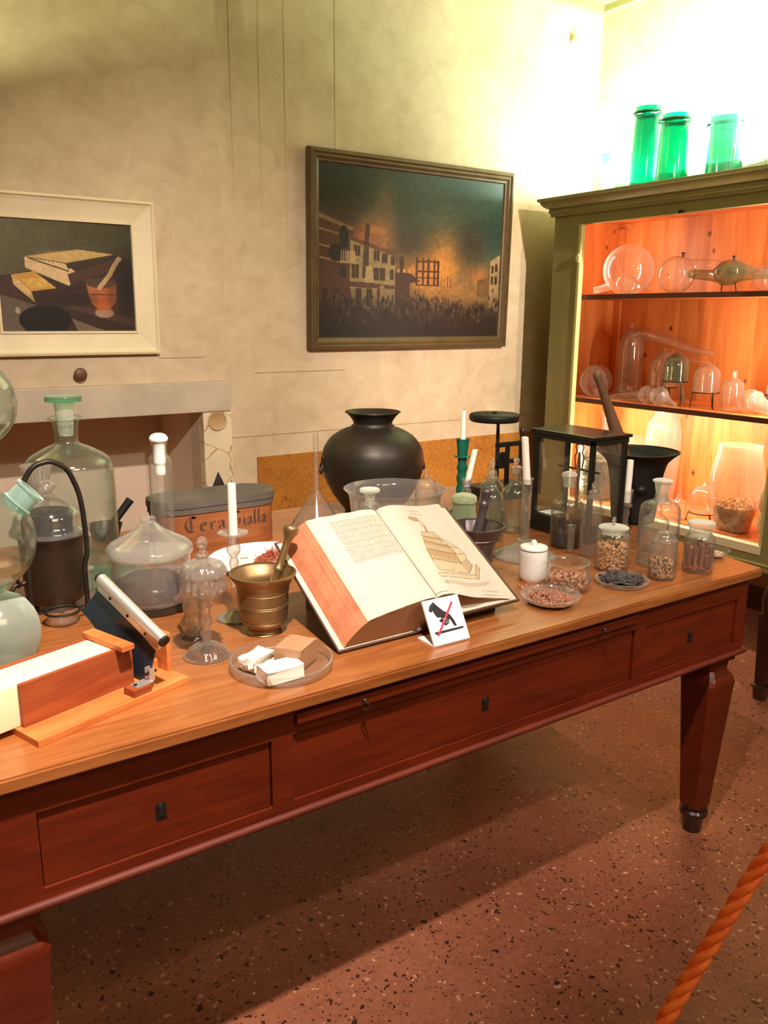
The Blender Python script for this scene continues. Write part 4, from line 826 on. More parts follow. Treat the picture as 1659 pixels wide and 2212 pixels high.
cv.line([(.205, .846), (.195, .884)], .004, (110, 80, 56), 1, 1.4); cv.line([(.232, .850), (.222, .886)], .004, (110, 80, 56), 1, 1.4); cv.line([(.20, .866), (.228, .868)], .003, (110, 80, 56), 1, 1.4)
for p in ([(.246, .848), (.523, .862), (.903, .830)], [(.235, .862), (.52, .876), (.87, .845)], [(.219, .876), (.501, .889), (.828, .860)]): cv.line(p, .0035, (150, 112, 76), .9, 1.4)
for y, a_, b_ in ((.059, .46, .62), (.095, .43, .63), (.915, .69, .90)):
    x = a_
    while x < b_: w = R.uniform(.01, .03); cv.rect(x, y+(x-a_)*.05, x+w, y+(x-a_)*.05+.012, (164, 134, 96), .9); x += w+.008
cv.mesh('right_page', lambda u, v: bk(*(lambda q: (q[0], vb(q[0], q[1])+(vt(q[0])-vb(q[0], q[1]))*(1-v)+.003*math.sin(u*9+1)*(v > .97), q[1]))(curve(RP, u))), PM, r, label='page with an engraved stepped tower')
sbox(r, 'right_endpaper', PAGE, (1.08, 0, .0336), (1.272, VL+.006, .0342), 0)
# --- do-not-touch sign
SA = math.atan2(-.003, .092); SL = Vector((.983, 1.262, T))
r = thing('no_touching_sign', 'small white sign with a crossed out black hand', 'sign', SL, -.02)
TI = math.radians(30); SU = Vector((1, 0, 0)); SVv = Vector((0, math.sin(TI), math.cos(TI))); SN = SU.cross(SVv); SN = SN if SN.y < 0 else -SN
PW, PH = .094, .097
def quadpt(u, v, off=0): return SU*(u*PW)+SVv*((1-v)*PH)+SN*off+Vector((0, 0, .0035))
bm = bmesh.new(); prism(bm, [(0, 0), (PW, 0), (PW, PH), (0, PH)], (Vector((0, 0, .0035)), SU, SVv), -SN*.004); obj('panel', bm, PAPERWHITE, r, smooth=False)
bm = bmesh.new(); box2(bm, (0, .002, 0), (PW, .062, .003), .0005); obj('foot_plate', bm, PAPERWHITE, r, smooth=False)
def decal(name, pts, mat, off=.0004, label=None):
    bm = bmesh.new(); f = bm.faces.new([bm.verts.new(quadpt(u, v, off)) for u, v in pts]); bmesh.ops.triangulate(bm, faces=[f]); return obj(name, bm, mat, r, smooth=False, label=label)
bm = bmesh.new()
for poly in ([(.199, .217), (.337, .129), (.491, .298), (.59, .351), (.655, .43), (.706, .538), (.74, .658), (.722, .680), (.701, .673), (.666, .657), (.6, .498), (.573, .508), (.57, .555), (.545, .590), (.517, .599), (.451, .625), (.406, .59), (.386, .546), (.334, .526), (.309, .473), (.366, .462), (.384, .426), (.278, .41), (.23, .32)], [(.278, .06), (.335, .112), (.337, .150), (.199, .232), (.201, .274), (.142, .268), (.101, .228), (.16, .13)]):
    f = bm.faces.new([bm.verts.new(quadpt(u, v, .0004)) for u, v in poly]); bmesh.ops.triangulate(bm, faces=[f])
obj('hand_symbol', bm, BLACK, r, smooth=False, label='black pointing hand')
bm = bmesh.new()
for p in ([(.395, .455), (.47, .47), (.53, .50)], [(.40, .54), (.44, .50), (.45, .46)], [(.47, .58), (.50, .53)], [(.52, .57), (.545, .52)]): tube(bm, [quadpt(u, v, .0006) for u, v in p], .0004, 5)
obj('knuckle_line', bm, PAPERWHITE, r)
decal('surface_bar', [(.094, .711), (.914, .713), (.896, .758), (.129, .767)], BLACK); decal('red_slash', [(.754, .131), (.807, .151), (.195, .812), (.146, .790)], RED, .0008, 'red diagonal slash')
bm = bmesh.new(); c = [quadpt(.5+.46*math.cos(t), .46+.40*math.sin(t), .0002) for t in np.linspace(0, 2*PI, 49)]; tube(bm, c, .00025, 4, False); obj('circle_outline', bm, pr('pale_grey_print', lin(214, 208, 206), .6), r)
# --- behind the book
one('glass_funnel', vessel([(.0960, 0), (.0973, .003), (.0117, .1356), (.0088, .1440), (.0079, .3187)], .002, .001, sm=0, seg=56), GLASS, 'upturned glass funnel with its thin stem pointing up', 'funnel', (1.239, 2.214, T))
r = thing('copper_urn', 'very large round blackened copper urn with a flared neck', 'urn', (1.56, 2.38, T))
obj('body', vessel([(.094, 0), (.098, .006), (.118, .030), (.145, .070), (.172, .125), (.181, .175), (.174, .222), (.148, .262), (.110, .286), (.078, .297), (.070, .303), (.066, .312), (.078, .332), (.092, .346), (.0955, .350)], .004, sm=2, seg=72), COPPER, r)
bm = bmesh.new(); torus(bm, (0, 0, .3015), .0715, .0028, seg=48); torus(bm, (0, 0, .349), .0945, .0024, seg=48); torus(bm, (0, 0, .068), .1435, .0016, seg=48); obj('rim_ring', bm, COPPER, r)
for s in (-1, 1):
    a = PI-.30 if s < 0 else -.30
    c = Vector((math.cos(a)*.176, math.sin(a)*.176, .19)); h = bmesh.new(); sphere(h, c, .014, 16, 10, (.7, .7, 1.3)); obj('lug', h, COPPER, r); h = bmesh.new(); torus(h, c+Vector((math.cos(a)*.008, math.sin(a)*.008, -.030)), .020, .0035, (math.cos(a), math.sin(a), .2)); obj('ring_handle', h, COPPER, r)
one('glass_bowl', vessel([(.062, 0), (.066, .004), (.095, .010), (.122, .030), (.1375, .069), (.1443, .128), (.152, .140), (.1613, .149)], .003, seg=72, sm=2), GLASSD, 'wide clear glass bowl in front of the copper urn', 'bowl', (1.436, 2.063, T))
bottle('stoppered_bottle', 'small bottle with flat milky stopper standing close behind the book', (1.265, 1.945, T), [(.0318, 0), (.0327, .004), (.0322, .1327), (.0268, .1424), (.0174, .1493), (.0174, .1561)], GLASSP, parts=[('stopper', solid([(.0125, .138), (.0148, .156), (.016, .174), (.0294, .1785), (.0300, .184), (.027, .1876)], 0), GLASSM)])
bottle('shouldered_bottle', 'open square shouldered bottle seen through the back of the glass bowl', (1.650, 2.185, T), [(.0375, 0), (.039, .004), (.0386, .114), (.0317, .130), (.0126, .1416), (.0095, .1545), (.0130, .1641)], GLASSP)
r = thing('pale_green_pot', 'pale green glass pot with a lid behind the book corner', 'pot', (1.578, 1.895, T))
obj('body', vessel([(.0385, 0), (.041, .010), (.0400, .070), (.0352, .095), (.0352, .120)], .003), glass('pale_celadon', (.85, .93, .84), (.55, .66, .56), .40, lin(196, 206, 176), .1), r); obj('lid', solid([(.0385, .1205), (.0395, .126), (.0385, .136), (.032, .142), (.014, .1475), (.006, .148)], 1), glass('pale_celadon_lid', (.85, .93, .84), (.55, .66, .56), .55, lin(206, 212, 184), .1), r)
GC = (1.779, 2.153, T)
r = thing('green_candlestick', 'dark green glazed candlestick with a turned stem', 'candlestick', GC)
obj('body', solid([(.052, 0), (.050, .006), (.045, .014), (.0193, .030), (.0144, .0693), (.0208, .0906), (.0144, .1102), (.0207, .1314), (.0127, .1509), (.0207, .167), (.0143, .1832), (.0170, .2015)], 1, 40), GREENGLAZE, r); obj('drip_ring', solid([(.017, .201), (.027, .204), (.027, .2075), (.0172, .2105)], 0, 40), GREENGLAZE, r); obj('socket', vessel([(.0174, .2107), (.0221, .262), (.0238, .2645), (.0237, .2670)], .007, .02), GREENGLAZE, r)
place_candle('slim white candle standing in the green candlestick', (GC[0], GC[1], T+.232), .0096, .130, (0, 0), .0078)
r = thing('short_glass_candlestick', 'short clear glass candlestick holding a crooked candle', 'candlestick', (1.690, 2.020, T)); obj('stem', solid([(.0304, 0), (.030, .003), (.0125, .019), (.0121, .098), (.0166, .118), (.012, .128)], 1, 32), CRYSTAL, r); obj('socket', vessel([(.012, .1285), (.0135, .144), (.0170, .1596)], .003, .004), CRYSTAL, r)
place_candle('short crooked candle leaning right in the short glass candlestick', (1.690, 2.020, T+.134), .0105, .119, (.028, -.004), .0095, .12)
# scale
r = thing('platform_scale', 'iron weighing scale with a round dark platform on a thin post', 'scale', (2.05, 2.30, T)); XS = lambda x: x-2.05
obj('base_box', (lambda b: (box2(b, (-.085, -.06, 0), (.14, .06, .052), .003), b)[1])(bmesh.new()), BRONZE, r, smooth=False); obj('platform', solid([(.088, .294), (.0945, .300), (.0955, .310), (.0945, .318), (.088, .322)], 1, 48), BLACKIRON, r); obj('platform_nut', solid([(.008, .322), (.008, .328), (.004, .331)], 0, 16), IRON, r)
obj('post', rod([(.020, 0, .052), (.020, 0, .18), (.018, 0, .295)], [.009, .008, .0055], 16), IRON, r)
bm = bmesh.new(); box2(bm, (.014, -.008, .193), (.155, .008, .211), .002); box2(bm, (.06, -.008, .128), (.15, .008, .144), .002); obj('beam', bm, IRON, r, smooth=False)
bm = bmesh.new(); box2(bm, (.064, -.007, .052), (.078, .007, .193), .002); box2(bm, (.136, -.008, .144), (.154, .008, .193), .002); obj('upright', bm, IRON, r, smooth=False)
obj('finial', solid([(.004, .211), (.005, .222), (.0135, .236), (.013, .250), (.003, .266)], 1, 20, o=(.146, 0, 0)), BRONZE, r)
bm = bmesh.new(); lathe(bm, [(0, 0), (.030, 0), (.032, .004), (.030, .009), (0, .009)], 32, M4=Matrix.Translation((.032, -.010, .145)) @ Matrix.Rotation(PI/2, 4, 'X')); obj('counterweight', bm, BLACKIRON, r)
bm = bmesh.new(); torus(bm, (-.105, -.02, .046), .008, .002, (0, 1, .2)); tube(bm, [(-.097, -.02, .046), (-.084, -.02, .046)], .002, 8); obj('loop', bm, IRON, r)
# bottles near the scale
bottle('carafe_bottle', 'rounded bottle with a twisted glass stopper behind the grey mortar', (1.647, 1.850, T), [(.0385, 0), (.0402, .004), (.0398, .118), (.034, .1426), (.0198, .160), (.0156, .1715), (.0169, .1946), (.0198, .1974)], GLASSG, parts=[('stopper', solid([(.012, .182), (.0135, .199), (.008, .204), (.015, .213), (.008, .222)], 1, 24), CRYSTAL), ('stopper_ring', (lambda b: (torus(b, (0, 0, .238), .0125, .0048, (.6, -1, 0)), b)[1])(bmesh.new()), CRYSTAL)])
bottle('narrow_neck_bottle', 'greenish bottle with a narrow neck left of the tall glass candlestick', (1.785, 1.892, T), [(.043, 0), (.0449, .004), (.0444, .1167), (.037, .1394), (.0177, .1545), (.0147, .192), (.0176, .204)], GLASSG, parts=[('stopper', solid([(.011, .190), (.013, .2045), (.018, .207), (.018, .211), (.006, .214), (.006, .222), (.011, .232), (.005, .240)], 1, 24), CRYSTAL)])
bottle('small_shoulder_bottle', 'small open bottle half hidden behind the twisted stopper bottle', (1.832, 2.056, T), [(.038, 0), (.0396, .004), (.0393, .1133), (.0314, .1261), (.0157, .142), (.0156, .1611)], GLASSG)
r = thing('tall_glass_candlestick', 'tall tubular glass candlestick on a wide bell foot', 'candlestick', (1.612, 1.661, T))
obj('foot', vessel([(.091, 0), (.090, .004), (.0802, .010), (.055, .020), (.036, .030), (.0213, .0401)], .003, .001, seg=56), GLASSD, r); obj('ring', solid([(.0213, .0403), (.022, .045), (.0213, .0498), (.015, .0505)], 0), GLASSD, r); obj('tube', vessel([(.0130, .051), (.0135, .06), (.0144, .2195), (.0150, .224), (.0188, .2288)], .002, .004), GLASSP, r)
place_candle('tall white candle in the tubular glass candlestick', (1.611, 1.661, T+.212), .0112, .135, (-.016, 0), .0098)
r = thing('grey_mortar', 'dark grey iron mortar behind the right side of the book', 'mortar', (1.470, 1.706, T)); obj('body', vessel([(.0473, 0), (.0473, .005), (.0433, .013), (.0472, .0333), (.0601, .0673), (.0717, .0875), (.0790, .100), (.0790, .1025)], .004, .012), GREYIRON, r)
bm = bmesh.new(); torus(bm, (0, 0, .0665), .0603, .0022, seg=48, sub=6); obj('ring_moulding', bm, GREYIRON, r)
one('grey_pestle', pestle_mesh((-.006, 0, .045), (.034, 0, .206), [(.010, 0), (.0175, .05), (.0165, .14), (.0135, .30), (.0115, .62), (.0135, .66), (.0145, .72), (.0105, .76), (.0120, .84), (.0160, .90), (.0145, .96), (.006, 1)]), GREYIRON, 'grey iron pestle standing in the grey mortar', 'pestle', (1.470, 1.706, T))
# --- balance case
KX0, KX1, KY0, KY1 = 1.858, 2.012, 1.645, 1.892
r = thing('balance_case', 'black framed glass case with a balance inside', 'case', (1.935, 1.768, T)); kl = lambda x, y, z: (x-1.935, y-1.768, z)
def kbox(name, mat, *bx, bev=.0015, par=None, label=None):
    bm = bmesh.new()
    for a, b in bx: box2(bm, kl(*a), kl(*b), bev)
    return obj(name, bm, mat, par or r, smooth=False, label=label)
kbox('base', BLACKPAINT, ((KX0-.004, KY0-.004, 0), (KX1+.004, KY1+.004, .026)), ((KX0, KY0, .026), (KX1, KY1, .055)))
kbox('top', BLACKPAINT, ((KX0-.008, KY0-.008, .318), (KX1+.010, KY1+.010, .328)), ((KX0-.002, KY0-.002, .300), (KX1+.002, KY0+.012, .318)), ((KX0-.002, KY0-.002, .300), (KX0+.010, KY1+.002, .318)), ((KX0, KY1-.010, .300), (KX1+.002, KY1+.002, .318)), ((KX1-.010, KY0, .300), (KX1+.002, KY1, .318)), bev=.003)
for x, y in ((KX0, KY0), (KX1-.014, KY0), (KX0, KY1-.014), (KX1-.014, KY1-.014)): kbox('post', BLACKPAINT, ((x, y, .055), (x+.014, y+.014, .300)))
PANE = glass('window_pane', (.99, .995, .985), (.86, .9, .86), .006, rough=.01)
kbox('pane', PANE, ((KX0+.005, KY0+.014, .055), (KX0+.008, KY1-.014, .300)), bev=0); kbox('pane', PANE, ((KX0+.014, KY0+.005, .055), (KX1-.014, KY0+.008, .300)), bev=0); kbox('pane', PANE, ((KX1-.008, KY0+.014, .055), (KX1-.005, KY1-.014, .300)), bev=0); kbox('pane', PANE, ((KX0+.014, KY1-.008, .055), (KX1-.014, KY1-.005, .300)), bev=0)
r = thing('analytical_balance', 'slender brass balance with hanging pans inside the black case', 'balance', (1.935, 1.768, T+.0555))
obj('pillar', solid([(.020, 0), (.018, .004), (.006, .010), (.0055, .120), (.0075, .132), (.004, .205)], 1, 20, o=(0, 0, 0)), BRASS, r); bm = bmesh.new(); box2(bm, (-.0035, -.085, .148), (.0035, .085, .154), .001); obj('beam', bm, IRON, r, smooth=False)
bm = bmesh.new(); tube(bm, smooth_path([(0, -.012, .152), (0, -.020, .19), (0, -.010, .205), (0, -.018, .226), (0, 0, .232), (0, .018, .226), (0, .010, .205), (0, .020, .19), (0, .012, .152)], 2), .0022, 8); obj('lyre_frame', bm, BRASS, r)
for s in (-1, 1):
    y = s*.080; bm = bmesh.new()
    for q in range(3): tube(bm, [(0, y, .148), (.024*math.cos(q*2.094), y+.024*math.sin(q*2.094), .030)], .0006, 5)
    lathe(bm, [(0, .024), (.018, .025), (.026, .030), (.0255, .031), (.018, .0265), (0, .0255)], 28, o=(0, y, 0)); obj('pan', bm, BRASS, r)
one('paper_slip', (lambda b: (box2(b, (-.03, -.05, 0), (.03, .05, .0008)), b)[1])(bmesh.new()), PAPERWHITE, 'white paper slip lying on the floor of the balance case', 'paper', (1.905, 1.825, T+.0555), smooth=False)
# --- right group
r = bottle('dark_liquid_bottle', 'squat round bottle one third full of black liquid', (1.792, 1.671, T), [(.0465, 0), (.0485, .005), (.0488, .02), (.0484, .1214), (.040, .1426), (.0234, .1567), (.0206, .168), (.0206, .204), (.0238, .209), (.0238, .2125)], glass('clean_clear_glass', (.985, .985, .97), (.58, .57, .52), .012), parts=[('black_liquid', solid([(.0455, .007), (.0456, .0485), (.0450, .0490)], 0), LIQUID, 'black liquid'), ('residue_band', solid([(.04545, .0495), (.0454, .092), (.0453, .0925)], 0), glass('brown_residue', (.72, .68, .62), (.5, .46, .4), .12, lin(90, 78, 66)), 'cloudy residue'), ('stopper', solid([(.0165, .184), (.018, .2105), (.0205, .214), (.0235, .2165), (.021, .224), (.012, .228)], 1), GLASSM)])
r = bottle('fluted_bottle', 'slim fluted bottle with a glass ring stopper', (1.775, 1.562, T), [(.0275, 0), (.0288, .004), (.0290, .155), (.0238, .1706), (.0119, .179), (.0148, .1875)], GLASSP, seg=96, ribs=16, amp=.03, parts=[('stopper', solid([(.009, .17), (.0105, .188), (.012, .191), (.005, .195)], 0, 24), CRYSTAL), ('stopper_ring', (lambda b: (torus(b, (0, 0, .2055), .0085, .0028, (.5, -1, 0)), b)[1])(bmesh.new()), CRYSTAL)])
one('glass_vial', vessel([(.0105, 0), (.0118, .003), (.0102, .010), (.0105, .078), (.0148, .0835)], .0018, seg=28), GLASSP, 'little open glass vial in front of the black liquid bottle', 'vial', (1.750, 1.612, T))
r = thing('white_jar', 'white ceramic jar with a knobbed lid right of the book', 'jar', (1.479, 1.488, T)); obj('body', solid([(.031, 0), (.0330, .004), (.0362, .012), (.0364, .076), (.0355, .082)], 1), WHITE, r); obj('seam', solid([(.0350, .0822), (.0350, .0848)], 0), pr('grey_seam', lin(120, 116, 112), .5), r, label='grey line under the lid'); l = obj('lid', solid([(.0362, .085), (.0364, .089), (.034, .0925), (.010, .0945)], 1), WHITE, r); obj('knob', solid([(.005, .0945), (.007, .098), (.0075, .104), (.004, .108)], 1, 16), WHITE, l)
# chunks: little irregular solids, one mesh each kind, copied
def chunk_mesh(name, sx, sy, sz, seed, mat, cuts=1, jig=.25):
    R_ = random.Random(seed); bm = bmesh.new(); bmesh.ops.create_icosphere(bm, subdivisions=cuts, radius=1)
    for v in bm.verts: q = 1+R_.uniform(-jig, jig); v.co = Vector((v.co.x*sx*q, v.co.y*sy*q, v.co.z*sz*q))
    me = bpy.data.meshes.new(name); bm.to_mesh(me); bm.free(); me.materials.append(mat); me.shade_smooth(); me.set_sharp_from_angle(angle=math.radians(50)); return me
def scatter(name, meshes, spots, label, cat, group, seed=1):
    R_ = random.Random(seed); first = None
    for i, (x, y, z, rot, s) in enumerate(spots):
        if first is None: first = bpy.data.objects.new(name, meshes[0]); o = first; tag(o, label, cat, group)
        else: o = first.copy()
        o.data = meshes[i % len(meshes)]; o.location = (x, y, z); o.rotation_euler = rot if rot else (R_.uniform(0, 6), R_.uniform(0, 6), R_.uniform(0, 6)); o.scale = (s, s, s); COL.objects.link(o)
def heap_in_jar(c, rad, z0, z1, step, R_, fill=1.0, edge_only=True):
    out = []; z = z0; k = 0
    while z <= z1:
        ring = int(2*PI*rad/step)
        for i in range(ring):
            a = 2*PI*(i+.5*(k % 2))/ring+R_.uniform(-.1, .1); q = rad-R_.uniform(0, step*.25); out.append((c[0]+q*math.cos(a), c[1]+q*math.sin(a), z+R_.uniform(-.25, .25)*step, None, R_.uniform(.85, 1.1)))
        if z+step > z1:
            n = int((rad/step)**2*2.0)
            for i in range(n): a = R_.uniform(0, 6.28); q = rad*R_.random()**.5*.9; out.append((c[0]+q*math.cos(a), c[1]+q*math.sin(a), z+R_.uniform(-.1, .5)*step, None, R_.uniform(.85, 1.1)))
        z += step*.74; k += 1
    return out
RJ = (1.505, 1.388, T)
r = thing('resin_jar', 'low wide open glass jar of pink resin pieces', 'jar', RJ); obj('body', vessel([(.0480, 0), (.0545, .004), (.0585, .020), (.0580, .030), (.0541, .0434), (.0493, .0570), (.0500, .062), (.0535, .068)], .003, seg=56), GLASSP, r); bm = bmesh.new(); torus(bm, (0, 0, .0705), .0520, .0028, seg=56); obj('rim', bm, GLASSP, r)
RESIN = pr('pink_brown_resin', lin(176, 104, 76), .6, 0, lin(206, 142, 108), 60); RESIN2 = pr('tan_resin', lin(160, 110, 80), .6, 0, lin(190, 140, 104), 60)
ms = [chunk_mesh('resin_piece', .0085, .0068, .0060, k, RESIN if k % 3 else RESIN2, 1, .35) for k in range(6)]; Rr = random.Random(4)
sp = []
for z, rad, n in ((.012, .044, 20), (.022, .046, 20), (.031, .043, 18), (.034, .026, 12), (.036, .010, 4)):
    for i in range(n): a = 2*PI*i/n+Rr.uniform(-.1, .1); sp.append((RJ[0]+rad*math.cos(a), RJ[1]+rad*math.sin(a), T+z+Rr.uniform(-.002, .003), None, Rr.uniform(.8, 1.15)))
scatter('resin_piece', ms, sp, 'rough pink brown resin piece heaped in the low wide open jar', 'resin', 'resin pieces in the low open jar')
PD = (1.387, 1.331, T)
one('granule_dish', vessel([(.045, 0), (.047, .003), (.0615, .010), (.0726, .0228)], .003, .004, seg=56), GLASSD, 'shallow glass dish of pink granules at the table edge', 'dish', PD)
def granules(rx, h, n, sz, seed, z0, sx=1.0):
    R_ = random.Random(seed); bm = bmesh.new()
    for k in range(n):
        a = R_.uniform(0, 6.283); q = R_.random()**.5; z = z0+h*(1-q*q)*R_.uniform(.75, 1.0); M_ = Matrix.Translation((q*rx*math.cos(a), q*rx*math.sin(a), z+sz)) @ Euler((R_.uniform(0, 6), R_.uniform(0, 6), 0)).to_matrix().to_4x4() @ Matrix.Diagonal((sz*sx*R_.uniform(.7, 1.3), sz*R_.uniform(.7, 1.1), sz*R_.uniform(.6, 1), 1))
        bmesh.ops.create_icosphere(bm, subdivisions=1, radius=1, matrix=M_)
    lathe(bm, [(0, z0), (rx*.96, z0), (rx*.6, z0+h*.55), (0, z0+h*.85)], 24); return bm
one('pink_granules', granules(.056, .017, 480, .0040, 5, .0065), pr('pink_granule', lin(184, 128, 102), .65, 0, lin(128, 76, 58), 190), 'pink brown granules filling the shallow dish at the table edge', 'granules', PD, kind='stuff', smooth=False)
ms = [chunk_mesh('resin_crumb', .0075, .006, .004, k+20, RESIN, 1, .35) for k in range(3)]
scatter('resin_crumb', ms, [(1.416, 1.446, T+.004, None, 1), (1.425, 1.424, T+.004, None, .8), (1.400, 1.440, T+.004, None, .9), (1.408, 1.462, T+.004, None, .8), (1.432, 1.452, T+.0035, None, .7), (1.398, 1.422, T+.0035, None, .7)], 'pink resin crumb spilled on the table beside the white jar', 'resin', 'resin crumbs on the table')
NJ = (1.728, 1.440, T)
r = thing('nut_jar', 'glass jar of tan kernels with a ring handled lid', 'jar', NJ); obj('body', vessel([(.0425, 0), (.0455, .005), (.0458, .02), (.0454, .0905), (.0405, .1015), (.0350, .107), (.0350, .112)], .0026, seg=56), GLASS, r); l = obj('lid', solid([(.030, .100), (.0335, .1125), (.0395, .1150), (.0405, .1185), (.036, .1215), (.012, .1245)], 0, 48), GLASSM, r, label='ground glass lid'); bm = bmesh.new(); torus(bm, (0, 0, .1335), .0105, .0034, (.5, -1, 0)); obj('ring_handle', bm, CRYSTAL, l)
KERN = pr('tan_kernel', lin(206, 158, 104), .55, 0, lin(186, 130, 78), 90); ms = [chunk_mesh('kernel', .0078, .0048, .0042, k+40, KERN, 2, .12) for k in range(4)]
scatter('kernel', ms, heap_in_jar(NJ, .0372, T+.012, T+.074, .0105, random.Random(8)), 'tan kernel in the jar with the ring handled lid', 'kernel', 'kernels in the ring lidded jar')
PO = (1.649, 1.335, T)
one('pod_dish', vessel([(.055, 0), (.0577, .002), (.0650, .008), (.0690, .0150)], .003, .004, seg=56), GLASSD, 'shallow glass dish heaped with dark pods', 'dish', PO)
PODM = pr('dark_slate_pod', lin(76, 68, 68), .6, 0, lin(50, 44, 44), 60); ms = []
for k in range(4):
    bm = bmesh.new(); b = .004*(k-1.5); tube(bm, [(-.017, 0, 0), (-.010, b*.6, .001), (0, b, .0015), (.010, b*.6, .001), (.017, 0, 0)], [.0014, .0033, .0036, .0033, .0012], 8); me = bpy.data.meshes.new('pod'); bm.to_mesh(me); bm.free(); me.materials.append(PODM); me.shade_smooth(); ms.append(me)
Rr = random.Random(9); sp = []
for k in range(115):
    a = Rr.uniform(0, 6.283); q = Rr.random()**.5*.047; sp.append((PO[0]+q*math.cos(a), PO[1]+q*math.sin(a), T+.0085+(1-(q/.055)**2)*.017*Rr.uniform(.45, 1), (Rr.uniform(-.22, .22), Rr.uniform(-.25, .25), Rr.uniform(0, 6.28)), Rr.uniform(.95, 1.3)))
scatter('pod', ms, sp, 'slender dark grey pod in the shallow dish by the kernel jar', 'pod', 'dark pods in the shallow dish')
bottle('large_stoppered_bottle', 'broad clear bottle with a tall flared stopper, right end of table', (1.865, 1.398, T), [(.052, 0), (.0552, .006), (.0557, .02), (.0549, .1594), (.0497, .1725), (.036, .1816), (.0182, .187), (.0178, .205)], GLASS, parts=[('stopper', solid([(.0125, .18), (.0150, .205), (.0172, .212), (.0186, .222), (.021, .234), (.0266, .2375), (.0266, .2412), (.020, .244)], 0), GLASSM, 'tall ground glass stopper')])
bottle('plain_neck_bottle', 'open bottle with a plain neck behind the broad stoppered bottle', (1.985, 1.500, T), [(.0370, 0), (.0386, .004), (.0397, .0818), (.0342, .0987), (.0164, .1071), (.0136, .1408)], GLASSP)
SJ = (1.776, 1.312, T)
r = thing('seed_jar', 'small glass jar of mottled seeds with a domed knob lid', 'jar', SJ); obj('body', vessel([(.0325, 0), (.0352, .004), (.0356, .02), (.0354, .083), (.0300, .0945), (.0292, .102)], .0024, seg=48), GLASS, r); l = obj('lid', vessel([(.0340, .1025), (.0345, .106), (.030, .1085), (.0270, .117), (.022, .1255), (.006, .130)], .0024, .001), GLASS, r); obj('knob', solid([(.004, .130), (.0045, .138), (.0062, .146), (.003, .151)], 1, 18), CRYSTAL, l)
SEED = [pr('pale_seed', lin(196, 156, 114), .6), pr('rust_seed', lin(156, 92, 60), .6), pr('dark_seed', lin(96, 62, 44), .6)]; ms = [chunk_mesh('seed', .0046, .0038, .0032, k+60, SEED[(0, 1, 0, 2, 0)[k % 5]], 1, .2) for k in range(5)]
sp = heap_in_jar(SJ, .0292, T+.009, T+.052, .0066, random.Random(10)); random.Random(2).shuffle(sp)
scatter('seed', ms, sp[:290], 'mottled seed in the small jar with the domed knob lid', 'seed', 'seeds in the domed lid jar')
CJ = (1.910, 1.297, T)
r = thing('cinnamon_jar', 'glass jar of brown bark sticks with a flat ground stopper', 'jar', CJ); obj('body', vessel([(.037, 0), (.040, .005), (.0404, .02), (.0401, .092), (.0355, .1015), (.0300, .107), (.0302, .111)], .0026, seg=48), GLASS, r); obj('stopper', solid([(.025, .100), (.0285, .112), (.0300, .124), (.0350, .1275), (.0355, .137), (.032, .140)], 0, 44), GLASSM, r, label='ground glass stopper')
BARK = pr('brown_bark', lin(150, 92, 64), .7, 0, lin(112, 64, 44), 50, (1, 1, .2), bump=.2)
bm = bmesh.new(); lathe(bm, [(0, 0), (.0062, 0), (.0064, .03), (.0060, .066), (0, .066)], 12); me = bpy.data.meshes.new('bark_stick'); bm.to_mesh(me); bm.free(); me.materials.append(BARK); me.shade_smooth(); me.set_sharp_from_angle(angle=.7)
bm = bmesh.new(); lathe(bm, [(0, 0), (.0075, .001), (.0085, .02), (.0070, .038), (0, .040)], 9); me2 = bpy.data.meshes.new('bark_stub'); bm.to_mesh(me2); bm.free(); me2.materials.append(BARK); me2.shade_smooth(); me2.set_sharp_from_angle(angle=.6)
sp = []
for i in range(11): a = 2*PI*i/11; sp.append((CJ[0]+.0275*math.cos(a), CJ[1]+.0275*math.sin(a), T+.010+.004*(i % 3), (.10*math.sin(a*3), -.10*math.cos(a*2), a), .95+.05*(i % 2)))
for i in range(5): a = 2*PI*i/5; sp.append((CJ[0]+.012*math.cos(a), CJ[1]+.012*math.sin(a), T+.016+.006*(i % 2), (.12, -.08, a), 1))
scatter('bark_stick', [me, me, me2], sp, 'brown bark stick in the jar with the flat ground stopper', 'bark', 'bark sticks in the jar')
r = thing('pressed_glass_dish', 'small pressed glass dish at the far right corner of the table', 'dish', (2.070, 1.352, T)); obj('bowl', vessel([(.020, .004), (.032, .013), (.0405, .0241)], .003, .004, seg=60, ribs=15, amp=.03), GLASSP, r); obj('foot', solid([(.0205, 0), (.0195, .0042)], 0), GLASSP, r)
one('pale_powder', granules(.028, .008, 160, .0018, 6, .0085), pr('pale_pink_powder', lin(214, 186, 160), .8), 'pale pinkish powder in the small pressed glass dish', 'powder', (2.070, 1.352, T), kind='stuff', smooth=False)
r = thing('knopped_glass_candlestick', 'clear glass candlestick with a round knop beside the black mortar', 'candlestick', (2.057, 1.672, T)); obj('stem', solid([(.028, 0), (.027, .003), (.0149, .0154), (.0074, .0491), (.0133, .0689), (.0089, .0856), (.0207, .0917), (.0162, .0978)], 1, 32), CRYSTAL, r); obj('socket', vessel([(.0162, .098), (.0177, .138), (.0206, .1445)], .003, .004), GLASSD, r)
place_candle('short rough candle in the knopped glass candlestick by the black mortar', (2.057, 1.672, T+.103), .0125, .135, (.004, 0), .0110, .06)
r = thing('black_mortar', 'very large black iron mortar with a wide lip', 'mortar', (2.222, 1.775, T)); obj('body', vessel([(.066, 0), (.070, .006), (.072, .012), (.076, .050), (.082, .113), (.0873, .160), (.0977, .2038), (.1188, .2254), (.1350, .238), (.1355, .2415)], .007, .016, seg=64), BLACKIRON, r)
